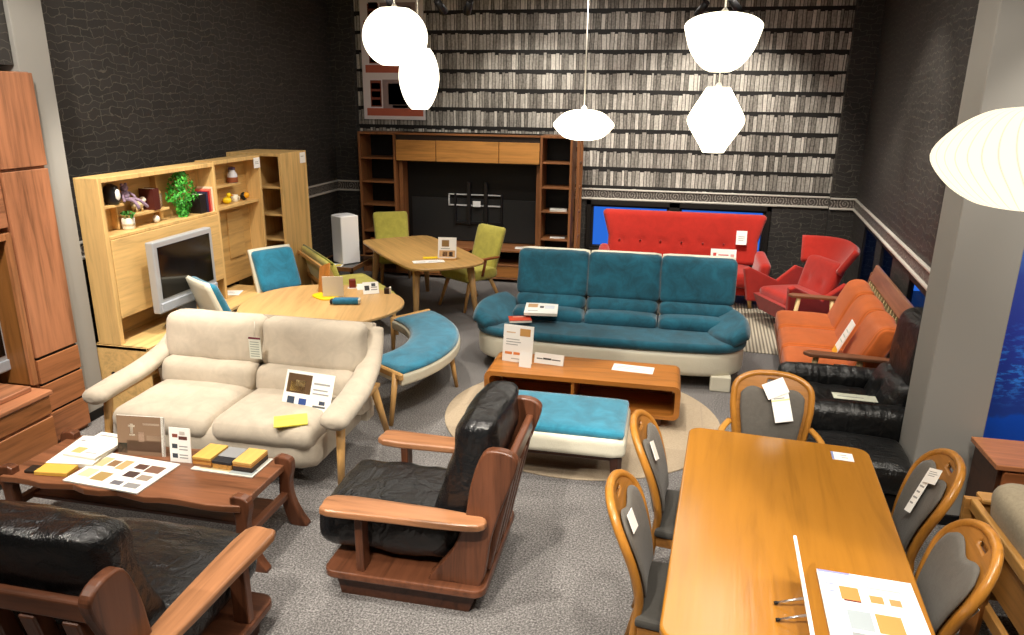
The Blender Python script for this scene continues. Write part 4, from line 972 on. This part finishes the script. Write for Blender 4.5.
card('tent_card', 'low white name card with one line of black writing on the amber low table', 'sign', .24, .085, None, [(.08, .42, .2, .1, '#5a5a5c'), (.3, .42, .28, .16, '#2a2a2c'), (.6, .42, .3, .1, '#5a5a5c')], loc=(-.83, 5.41, .362), rot=(-.3, 0, -.12), th=.02)
card('leaflet', 'white leaflet lying at the right of the amber low table', 'leaflet', .32, .15, Tm(rx=-pi/2), [(.1, .6, .5, .06, GL), (.1, .4, .7, .05, GL)], loc=(-.17, 5.40, .363), rz=-.08)
# footstool
t = thing('blue_footstool', 'square footstool with blue velvet top and cream leather sides on the round rug', 'footstool', (-.63, 4.46, 0))
obj('base', MB().cushion((0, 0, .30), (.98, .60, .15), .05, .006, 12), CRS, t)
obj('cushion', MB().cushion((0, 0, .385), (.955, .57, .05), .024, .016, 12), fabric('#2d84a0', .85, .3, 7, .5), t)
obj('frame', MB().box(-.42, .42, -.24, .24, .19, .232, .006), wood('#4a2a1a', 'x', .4, .4), t)
for x in (-.43, .43):
    for y in (-.24, .24): obj('leg', MB().bar((x, y, .23), (x*1.02, y*1.02, .012), .03, .024, square=True), wood('#3a2016', 'z', .4, .4), t)

# ================================================================== red pieces at the back
RED = fabric('#a8251a', .92, .1, 10, .3)
t = thing('red_sofa', 'red high backed button tufted sofa under the two blue windows', 'sofa', (.22, 9.12, 0))
tb = [(x, -.28, .018, .045) for x in (-.75, -.5, -.25, 0, .25, .5, .75)]
obj('backrest', MB().cushion((0, .25, .74), (1.90, .13, .60), .06, .01, 44, tuft=[(x, -.06, .022, .05) for x in (-.77, -.51, -.26, 0, .26, .51, .77)], shape=lambda q: (q[0]*(.97+.33*max(0, q[2]+.02)), q[1]+.28*q[2], q[2])), RED, t)
for sx in (-1, 1):
    obj('arm', MB().cushion((sx*.93, -.10, .45), (.12, .70, .30), .05, .01, 10, shape=lambda q: (q[0]+sx*.10*(q[2]+.17), q[1], q[2]*(1+.35*q[1]))), RED, t)
for x in (-.77, -.51, -.26, 0, .26, .51, .77): obj('button', MB().ball((x, .158, .685), .013), fabric('#8a1a12', .9, .1, 10, .3), t)
obj('seat', MB().cushion((0, -.10, .36), (1.72, .70, .16), .06, .02, 14, tuft=[(x, .0, .015, .05) for x in (-.6, -.2, .2, .6)]), RED, t)
obj('base', MB().box(-.9, .9, -.36, .26, .17, .30, .02, seg=2), RED, t)
for x in (-.80, .82):
    for y in (-.27, .2): obj('leg', MB().bar((x, y, .2), (x*1.03, y-.03, 0), .034, .02), LO(), t)
card('hang_tag', 'white hang tag on the upper right of the red sofa back', 'tag', .125, .17, None, [(.2, .55, .6, .05, GL), (.2, .42, .6, .04, GL), (.2, .3, .5, .04, GL)], loc=(.93, 9.215, .70), rot=(-.24, 0, 0), th=.003)
card('paper_sign', 'white sign with red print propped on the right of the red sofa', 'sign', .30, .20, None, [(.1, .55, .12, .2, '#c8403a'), (.3, .6, .4, .08, '#c8807a'), (.3, .42, .45, .05, GL), (.78, .2, .14, .5, '#e0a8a0')], loc=(.72, 9.0, .475), rot=(-.3, 0, 0), th=.004)

t = thing('red_armchair', 'red tufted winged armchair in the back right corner', 'armchair', (1.47, 8.14, 0), R(-66)); t.scale = (.9, .9, .95)
REDC = fabric('#aa261b', .92, .1, 10, .3)
obj('backrest', MB().cushion((0, .27, .60), (.64, .12, .42), .055, .015, 18, tuft=[(-.14, -.04, .02, .05), (.14, -.04, .02, .05)], shape=lambda q: (q[0]*(1+.2*q[2]), q[1]+.34*q[2], q[2])), REDC, t)
obj('head_wing', MB().grid(lambda s, q: ((s-.5)*(.70+.30*q), .36+.17*q-.34*(2*s-1)**2*(.45+.25*q), .76+.27*q-.03*(2*s-1)**2), 22, 8, .07), REDC, t)
for sx in (-1, 1):
    side = [(-.42, .30), (.30, .22), (.36, .66), (.24, .70), (-.02, .53), (-.40, .70), (-.47, .68)]
    obj('arm', MB().prism(side, sx*.40-.035, sx*.40+.035, 'x', .02, seg=3, M=Tm(0, 0, 0, ry=R(8*sx))), REDC, t)
obj('seat_cushion', MB().cushion((0, -.06, .38), (.66, .56, .13), .05, .02, 12, tuft=[(0, 0, .015, .05)]), REDC, t)
obj('shell', MB().prism([(-.40, .36), (.28, .40), (.30, .22), (-.30, .16)], -.36, .36, 'x', .02), fabric('#9a1f16', .92, .1, 10, .3), t)
obj('pedestal', MB().lathe([(.20, 0), (.20, .02), (.06, .05), (.05, .17), (.12, .19)], 20), plain('#3a1a14', .4), t)
STR = NT('striped_rug'); vs = STR.coord(); ws = STR.n('ShaderNodeTexWave', i_Scale=9.0, i_Distortion=.1); ws.bands_direction = 'X'; STR.l(vs, ws.inputs['Vector'])
STRM = STR.bsdf(STR.ramp(ws.outputs['Fac'], [(.3, lin('#7a7468')), (.6, lin('#b5ac9a'))]), .97, .1, bump=ws.outputs['Fac'], bstr=.4)
mb = MB().box(-.8, .8, -.92, .92, 0, .011, .004)
one('striped_rug', mb, STRM, 'ribbed grey and cream rug under the red armchair, right of the blue sofa', 'rug', (1.42, 8.08, 0), -R(3))

# ================================================================== orange slat back sofa and black recliner
ORG = corduroy('#bd602a'); WS = '#7d5138'
def Ws(ax): return wood(WS, ax, .4, .35, .8)
t = thing('orange_sofa', 'orange corduroy three seater with walnut arms and slatted back along the right wall', 'sofa', (1.50, 6.42, 0), R(-94.5))
for i, x in enumerate((-.56, 0, .56)):
    obj('seat_cushion', MB().cushion((x, -.12, .36), (.555, .64, .15), .05, .02, 12, wr=.006, seed=i), ORG, t)
    obj('back_cushion', MB().cushion((x, .17, .585), (.55, .15, .44), .06, .03, 14, wr=.012, seed=i+3, shape=lambda q: (q[0], q[1]+.42*q[2], q[2])), ORG, t)
obj('seat_frame', MB().box(-.84, .84, -.44, .25, .24, .29, .006), Ws('x'), t)
obj('top_rail', MB().box(-.86, .86, -.015, .02, -.075, .075, .012, seg=3, M=Tm(0, .385, .865, rx=-.30)), wood('#8a6048', 'x', .4, .3, .8), t)
obj('lower_rail', MB().box(-.84, .84, .24, .28, .27, .31, .006), Ws('x'), t)
CRM = plain('#d8c08a', .45)
for i in range(17):
    x = -.82+1.64*i/16; obj('slat', MB().bar((x, .255, .29), (x, .375, .82), .011, .011, square=True), CRM, t)
for sx in (-1, 1):
    arm = [(sx*a, b) for a, b in ((-.05, -.30), (.0, -.34), (.05, -.30), (.045, .1), (.03, .33), (-.03, .33), (-.045, .1))]
    obj('armrest', MB().prism(arm, .56, .59, 'z', .01, seg=3, M=Tm(sx*.89)), Ws('y'), t)
    for y0, y1 in ((-.24, -.30), (.06, .12)): obj('arm_post', MB().bar((sx*.87, y0, .56), (sx*.87, y1, 0), .022, .018), CRM, t)
    obj('rear_post', MB().bar((sx*.86, .24, 0), (sx*.86, .385, .86), .022, square=True), Ws('z'), t)
OSM = ROOTM[t.name]
card('brochure', 'white brochure with a yellow foot leaning on the nearest orange cushion', 'brochure', .16, .30, None, [(0, 0, 1, .18, '#f0b030'), (.2, .4, .6, .03, '#b8c8c0'), (.2, .55, .6, .03, '#b8c8c0'), (.2, .7, .6, .03, '#b8c8c0')], loc=OSM @ Vector((.44, -.065, .448)), rot=(-.40, 0, R(-94.5)), th=.006)
card('price_card', 'white price card hanging on the frame of the orange sofa under its near arm', 'price card', .10, .05, None, [(.2, .4, .6, .15, GL)], loc=(1.38, 5.60, .44), rz=0)
card('price_card', 'second white price card right of the first under the near arm of the orange sofa', 'price card', .14, .05, None, [(.2, .4, .6, .15, GL)], loc=(1.55, 5.60, .44), rz=0)

LEB = leather('#0d0e0f', .36)
t = thing('black_recliner', 'black leather recliner with tall back, partly hidden by the grey pillar', 'recliner', (1.32, 4.98, 0), R(-90))
obj('base', MB().box(-.32, .32, -.35, .30, .03, .22, .03, seg=2), plain('#121214', .5), t)
obj('seat', MB().cushion((0, -.12, .36), (.56, .62, .20), .08, .03, 14, wr=.018, seed=2, wf=10), LEB, t)
obj('lumbar_pad', MB().cushion((0, .24, .53), (.54, .14, .30), .065, .03, 14, wr=.02, seed=5, wf=12, tuft=[(0, 0, .035, .06)], shape=lambda q: (q[0], q[1]+.35*q[2], q[2])), LEB, t)
obj('backrest', MB().cushion((0, .375, .83), (.58, .17, .50), .08, .03, 14, wr=.016, seed=8, shape=lambda q: (q[0], q[1]+.06*q[2], q[2])), LEB, t)
for sx in (-1, 1):
    obj('arm', MB().cushion((sx*.35, -.06, .44), (.15, .76, .26), .07, .015, 12, wr=.012, seed=sx*3+11, wf=11), LEB, t)
    obj('arm_side', MB().box(sx*.36-.06, sx*.36+.06, -.38, .30, .10, .34, .02, seg=2), LEB, t)
card('leaflet', 'pale leaflet lying on the near arm of the black recliner', 'leaflet', .26, .10, Tm(rx=-pi/2), [(.1, .4, .6, .1, GL)], base='#d8dcc8', loc=(1.26, 4.63, .592), rz=-.06)
t = thing('black_footstool', 'black leather footstool between the black recliner and the dining table end', 'footstool', (1.18, 4.30, 0), -.05)
obj('cushion', MB().cushion((0, 0, .33), (.66, .46, .17), .07, .03, 14, wr=.01, seed=4), LEB, t)
obj('base', MB().box(-.27, .27, -.17, .17, .02, .24, .02), plain('#101012', .5), t)

# ================================================================== dining table and bentwood chairs
DT = '#ac7028'
def Dt(ax): return wood(DT, ax, .28, .3, .7)
TRZ = -R(4.6)
t = thing('dining_table', 'large amber wooden dining table with rounded corners, in the right foreground', 'table', (.585, 2.875, 0), TRZ)
obj('tabletop', MB().prism(rrect(.89, 1.70, .07, 6), .665, .70, 'z', .010, seg=3), wood('#a06b24', 'y', .2, .16, .7, None, .6), t)
mb = MB(); mb.box(-.36, .36, -.74, -.715, .58, .665, .003); mb.box(-.36, .36, .715, .74, .58, .665, .003); mb.box(-.37, -.345, -.74, .74, .58, .665, .003); mb.box(.345, .37, -.74, .74, .58, .665, .003)
obj('apron', mb, Dt('y'), t)
for sx in (-1, 1):
    for sy in (-1, 1): obj('leg', MB().bar((sx*.36, sy*.73, .665), (sx*.37, sy*.75, 0), .042, .03, square=True), Dt('z'), t)
CH = '#9c682c'
GUP = fabric('#5b5751', .75, .08, 30, .1)
def bent_chair(name, label, loc, rz, arms=False):
    t = thing(name, label, 'chair', loc, rz, 'bentwood chairs at the amber dining table')
    q0, ex, w1 = (.74, 3.0, .040) if arms else (.60, 2.5, .046)
    def W(q): return (.165+w1*min(1, q/.6)) * (1 if q < q0 else max(.05, (max(0, 1-((q-q0)/(1.003-q0))**ex))**.5))
    def surf(s, q, off=0):
        x = (2*s-1)*W(q); z = .50+.425*q
        return (x, .195+.145*q**1.6-.50*x*x+off, z)
    hole = lambda s, q: abs((2*s-1)*W(q)-.01) < .04 and .880 < .50+.425*q < .898
    obj('back_plate', MB().grid(lambda s, q: surf(s, q), 44, 44, .022, skip=hole), wood(CH, 'x', .32, .3, .8), t)
    def pad(s, q, k=1):
        sg = 2*s-1; top = .865-.085*math.exp(-(sg/.42)**2)-.10*abs(sg)**6
        qq = .02+q*(top-.02); x = sg*(W(min(qq, .80))-.036)*(1 if abs(sg) < .9 else 1); e = min(1, 9*min(s, 1-s), 9*min(q, 1-q))
        y = .195+.145*qq**1.6-.50*x*x
        return (x, y-.016-.010*sqrt(max(0, e)) if k > 0 else y+.030+.010*sqrt(max(0, e)), .50+.425*qq)
    obj('back_pad', MB().grid(pad, 22, 16, .008), GUP, t); obj('back_pad', MB().grid(lambda s, q: pad(s, q, -1), 22, 16, .008), GUP, t)
    off = .010
    half = [(-.185, .27, 0), (-.176, .215, .26)] + [surf(0, q/20*.62, off) for q in range(21)] + [surf(0, q, off) for q in (.68, .74, .79, .84, .88, .91, .94, .96, .978, .99)]
    full = half + [(0, surf(.5, 1, off)[1], .925)] + [(-x, y, z) for x, y, z in half[::-1]]
    obj('bent_frame', MB().tube(full, [.016 if p[2] < .3 else .0185 for p in full], 10, up=(0, 1, 0)), wood('#a8712c', 'z', .28, .3, .8), t)
    obj('seat', MB().prism([(-.20, .20), (.20, .20), (.225, -.20), (.19, -.23), (-.19, -.23), (-.225, -.20)], .415, .465, 'z', .02, seg=3), fabric('#3f3d39', .75, .08, 30, .1), t)
    obj('seat_rail', MB().prism([(-.19, .19), (.19, .19), (.21, -.20), (-.21, -.20)], .365, .415, 'z', .004), wood(CH, 'x', .32, .3, .8), t)
    for sx in (-1, 1):
        obj('front_leg', MB().bar((sx*.19, -.18, .40), (sx*.195, -.20, 0), .021, .016), wood(CH, 'z', .32, .3, .8), t)
        if arms:
            obj('armrest', MB().tube(spline([(sx*.215, .23, .66), (sx*.255, .10, .655), (sx*.26, -.06, .645), (sx*.245, -.14, .62)], 5, False), .019, 10, flat=.7), wood('#bd8438', 'y', .28, .3, .8), t)
            obj('arm_support', MB().bar((sx*.25, -.10, .64), (sx*.215, -.09, .42), .016), wood(CH, 'z', .32, .3, .8), t)
    return t
ROT = lambda dx, dy: (.585+dx*cos(TRZ)-dy*sin(TRZ), 2.875+dx*sin(TRZ)+dy*cos(TRZ), 0)
E_CH = bent_chair('dining_armchair', 'amber bentwood armchair at the far end of the dining table', ROT(-.02, .86), TRZ, True)
C1 = bent_chair('dining_chair', 'amber bentwood chair on the left of the dining table, the nearer one', (.21, 2.62, 0), TRZ+pi/2)
C2 = dup(C1, (.27, 3.26, 0), TRZ+pi/2, 'amber bentwood chair on the left of the dining table, nearest the footstool')
C3 = dup(C1, (.96, 3.20, 0), TRZ-pi/2, 'amber bentwood chair on the right of the dining table, nearest the grey pillar')
C4 = dup(C1, (.87, 2.59, 0), TRZ-pi/2, 'amber bentwood chair at the near right of the dining table, beside the oak sofa')
# ------------------------------------------------------------------ tags on the dining chairs, papers on the table
def hang(chair, label, x, z, w, h, tilt=0, marks=(), base='#f6f5f0', yoff=-.046, cat='tag'):
    q = (z-.50)/.425; y = .195+.145*max(0, q)**1.6-.50*x*x+yoff
    M = ROOTM[chair.name] @ Tm(x, y, z) @ Matrix.Rotation(-.44, 4, 'X') @ Matrix.Rotation(tilt, 4, 'Y')
    lo, ro, sc = M.decompose()
    return card('hang_tag', label, cat, w, h, Tm(0, 0, -h), marks, loc=lo, rot=ro.to_euler(), th=.002, base=base)
LN = [(.15, .75, .6, .04, GL), (.15, .62, .7, .04, GL), (.15, .48, .55, .04, GL), (.15, .34, .65, .04, GL), (.15, .2, .5, .04, GL)]
hang(E_CH, 'long white tag with a yellow line on the back of the dining armchair', .03, .855, .095, .17, R(-14), [(0, .68, 1, .05, '#efe6a0')]+LN[:1])
hang(E_CH, 'short square white tag tilted above the long tag on the dining armchair', -.01, .905, .12, .09, R(-28), [], yoff=-.054)
hang(C1, 'white tag on the back of the nearer left dining chair', -.10, .865, .085, .075, R(10), [])
hang(C2, 'white tag on the back of the left dining chair nearest the footstool', -.07, .85, .07, .09, R(20), [])
hang(C3, 'long printed tag on the back of the right dining chair nearest the pillar', -.005, .85, .06, .20, R(-18), LN)
hang(C3, 'short printed tag above the long one on the chair nearest the pillar', .03, .885, .11, .07, R(-24), LN[:3], yoff=-.056)
hang(C4, 'small white tag behind the near right dining chair', .15, .74, .05, .08, R(8), [], yoff=.05)
card('price_card', 'white price card with a blue edge at the far right corner of the dining table', 'price card', .10, .085, Tm(rx=-pi/2), [(0, 0, .1, 1, '#8a96c8'), (.4, .6, .3, .08, GL), (.45, .3, .3, .08, GL)], loc=(.945, 3.52, .703), rz=-.08)
t = thing('slanted_sign', 'slanted white sign seen edge on, propped on two metal rods on the dining table', 'sign', (.575, 2.19, .70), R(-93))
obj('board', MB().box(-.27, .27, -.006, .006, .0, .205, .003, M=Tm(rx=R(14.5))), OFFW, t)
for x in (-.12, -.03):
    r_ = obj('rod', MB().bar((x, -.10, .012), (x, -.012, .05), .0045), plain('#c8c8ca', .25, Metallic=.9), t)
    obj('rod_tip', MB().bar((x, -.112, .008), (x, -.10, .012), .006), BLACK, r_)
sheetpile('catalogue', 'white furniture catalogue with orange pictures in the front right corner of the dining table', 'catalogue', (.80, 2.33, .701), R(-3), .32, .42, .012,
    [(.2, .62, .2, .18, '#d8854a'), (.22, .60, .18, .02, '#5a2a2a'), (.5, .63, .14, .1, '#d98a54'), (.7, .63, .12, .09, '#d08a58'), (.22, .25, .24, .24, '#9aa3a8'), (.5, .25, .26, .24, '#d88a4e'), (.06, .8, .12, .02, '#8a94b8'), (.06, .7, .1, .02, '#8a94b8'), (.5, .82, .35, .025, '#c0b0b0'), (.22, .05, .24, .16, '#8a8f90'), (.5, .05, .26, .16, '#c89a6a'), (0, .97, .35, .03, '#8a8ec0')], base='#f4f2f0')
# ------------------------------------------------------------------ right edge: chest and oak sofa
t = thing('walnut_chest', 'low walnut chest with grooved drawer fronts behind the oak sofa, right of the pillar', 'chest', (2.2, 4.03, 0))
obj('carcass', MB().box(1.80, 2.75, 3.89, 4.20, 0, .57, .004), wood('#4a2c1c', 'x', .4, .4), t, True)
obj('top_board', MB().box(1.775, 2.78, 3.86, 4.21, .57, .60, .005, seg=2), wood('#b5764e', 'x', .35, .4, .8), t, True)
for z0, z1 in ((.44, .56), (.31, .425), (.18, .295), (.06, .165)):
    obj('drawer', MB().box(1.82, 2.73, 3.865, 3.89, z0, z1, .006, seg=2), wood('#a5663e', 'x', .35, .4, .8), t, True)
t = thing('oak_sofa', 'oak framed sofa with beige cushions, seen from behind at the right edge', 'sofa', (1.95, 2.85, 0))
OS = '#b98648'
obj('back_rail', MB().box(1.515, 1.55, 2.2, 3.47, .54, .60, .008, seg=2), wood('#c79450', 'y', .35, .3, .9), t, True)
obj('lower_rail', MB().box(1.52, 1.55, 2.2, 3.46, .18, .25, .006), wood(OS, 'y', .35, .3, .9), t, True)
obj('back_board', MB().box(1.535, 1.55, 2.22, 3.44, .32, .52, .004), wood('#a8753a', 'y', .35, .3, .9), t, True)
obj('arm_panel', MB().prism([(1.50, .06), (2.25, .06), (2.30, .52), (1.62, .60), (1.49, .60)], 3.46, 3.49, 'y', .005), wood(OS, 'x', .35, .3, .9), t, True)
obj('arm_rest', MB().box(1.56, 2.32, 3.44, 3.53, .585, .61, .006), wood('#c79450', 'x', .35, .3, .9), t, True)
for y0 in (3.17, 2.30): obj('back_leg', MB().bar((1.515, y0, .57), (1.475, y0-.04, 0), .036, .028, square=True), wood('#9c6430', 'z', .35, .3, .9), t, True)
for y0 in (3.35, 2.30): obj('front_leg', MB().bar((2.25, y0, .30), (2.27, y0, 0), .03, .024, square=True), wood('#9c6430', 'z', .35, .3, .9), t, True)
BE2 = fabric('#a99c84', .95, .12, 60, .1)
obj('back_cushion', MB().cushion((1.68, 3.10, .54), (.19, .66, .42), .085, .03, 14, shape=lambda q: (q[0]-.15*q[2], q[1], q[2])), BE2, t, True)
obj('back_cushion', MB().cushion((1.68, 2.42, .54), (.19, .66, .42), .085, .03, 14, shape=lambda q: (q[0]-.15*q[2], q[1], q[2])), BE2, t, True)
obj('seat_cushion', MB().cushion((1.95, 2.78, .30), (.58, 1.30, .15), .06, .02, 12), BE2, t, True)

# ------------------------------------------------------------------ pendant lamps
def lamp(label, loc, prof, shade, cordcol='#efece4', lobes=0, cap=True):
    t = thing('pendant_lamp', label, 'pendant lamp', loc)
    obj('shade', MB().lathe(prof, 48, lobes=lobes, depth=.02 if lobes else 0), shade, t)
    top = prof[-1][1]
    obj('cord', MB().bar((0, 0, top), (0, 0, CEIL-loc[2]-.03), .0045), plain(cordcol, .5), t)
    if cap: obj('cap', MB().lathe([(.022, top-.005), (.022, top+.012), (.008, top+.03)], 16), plain('#e8e4da', .4), t)
    obj('ceiling_rose', MB().lathe([(.05, CEIL-loc[2]-.03), (.05, CEIL-loc[2])], 20), plain('#e8e4da', .4), t)
WARM = emit('lamp_glow', '#fff3d6', LAMPK)
def ell(a, b, z0, z1, n=18, p=2.0):
    "profile of a rounded shade of half width a, half height b, cut flat at z0 and z1"
    out = []
    for i in range(n+1):
        z = z0+(z1-z0)*i/n; out.append((a*max(.03, 1-abs(z/b)**p)**.5, z))
    return out
lamp('round globe lamp hanging highest on the left, before the furniture poster', (-1.85, 4.93, 2.775), ell(.216, .198, -.178, .176), WARM)
lamp('egg shaped lamp partly behind the globe lamp', (-1.895, 5.53, 2.53), [(r*(1-.10*(z < 0)*abs(z)/.24), z) for r, z in ell(.152, .255, -.228, .21)], WARM)
lamp('flat saucer lamp on a thin cord in the middle of the room', (-.62, 5.39, 2.215), spline([(.07, -.105), (.14, -.085), (.20, -.03), (.218, 0), (.20, .03), (.14, .082), (.07, .105)], 4, False), WARM)
lamp('bowl shaped lamp above the diamond lamp', (.26, 4.855, 2.73), spline([(.06, -.168), (.12, -.135), (.185, -.05), (.22, .05), (.226, .105), (.17, .145), (.09, .165)], 4, False), WARM)
lamp('diamond shaped lamp hanging below and behind the bowl shaped lamp', (.28, 5.17, 2.27), spline([(.07, -.208), (.10, -.155), (.165, -.055), (.186, 0), (.165, .055), (.11, .15), (.075, .208)], 4, False), WARM)
lamp('large ribbed saucer lamp close by at the upper right, cut off by the picture edge', (1.135, 2.64, 2.232), spline([(.07, -.158), (.16, -.142), (.25, -.085), (.305, 0), (.25, .085), (.16, .142), (.07, .158)], 5, False), emit('ribbed_glow', '#fff0cf', RIBK, 40), lobes=40)
# black track spotlights just inside the top of the view
def trackspot(label, loc, ax):
    t = thing('track_spotlight', label, 'spotlight', loc)
    obj('stem', MB().bar((0, 0, .05), (0, 0, CEIL-loc[2]), .008), BK2, t)
    obj('head', MB().bar((-.05*ax[0], -.05*ax[1], .05), (.07*ax[0], .07*ax[1], -.05), .034, .04), BK2, t)
    obj('lens', MB().bar((.065*ax[0], .065*ax[1], -.047), (.072*ax[0], .072*ax[1], -.053), .032), plain('#e8e0d0', .2), t)
for lab, x, y, z, ax in (('black track spotlight above the furniture poster', -2.74, 7.19, 3.25, (0, 1)), ('left black track spotlight of the pair right of the globe lamp', -2.27, 7.29, 3.23, (.4, .9)), ('right black track spotlight of the pair right of the globe lamp', -2.0, 7.35, 3.23, (-.5, .8)),
        ('black track spotlight left of the bowl lamp cord', .21, 7.81, 3.24, (-.6, .8)), ('black track spotlight just right of the bowl lamp cord', .5, 7.87, 3.28, (.7, .7))):
    trackspot(lab, (x, y, z), ax)

S.view_settings.view_transform = 'Standard'
S.view_settings.look = 'None'
S.view_settings.gamma = 1
S.view_settings.use_curve_mapping = False
S.view_settings.exposure = EXPO
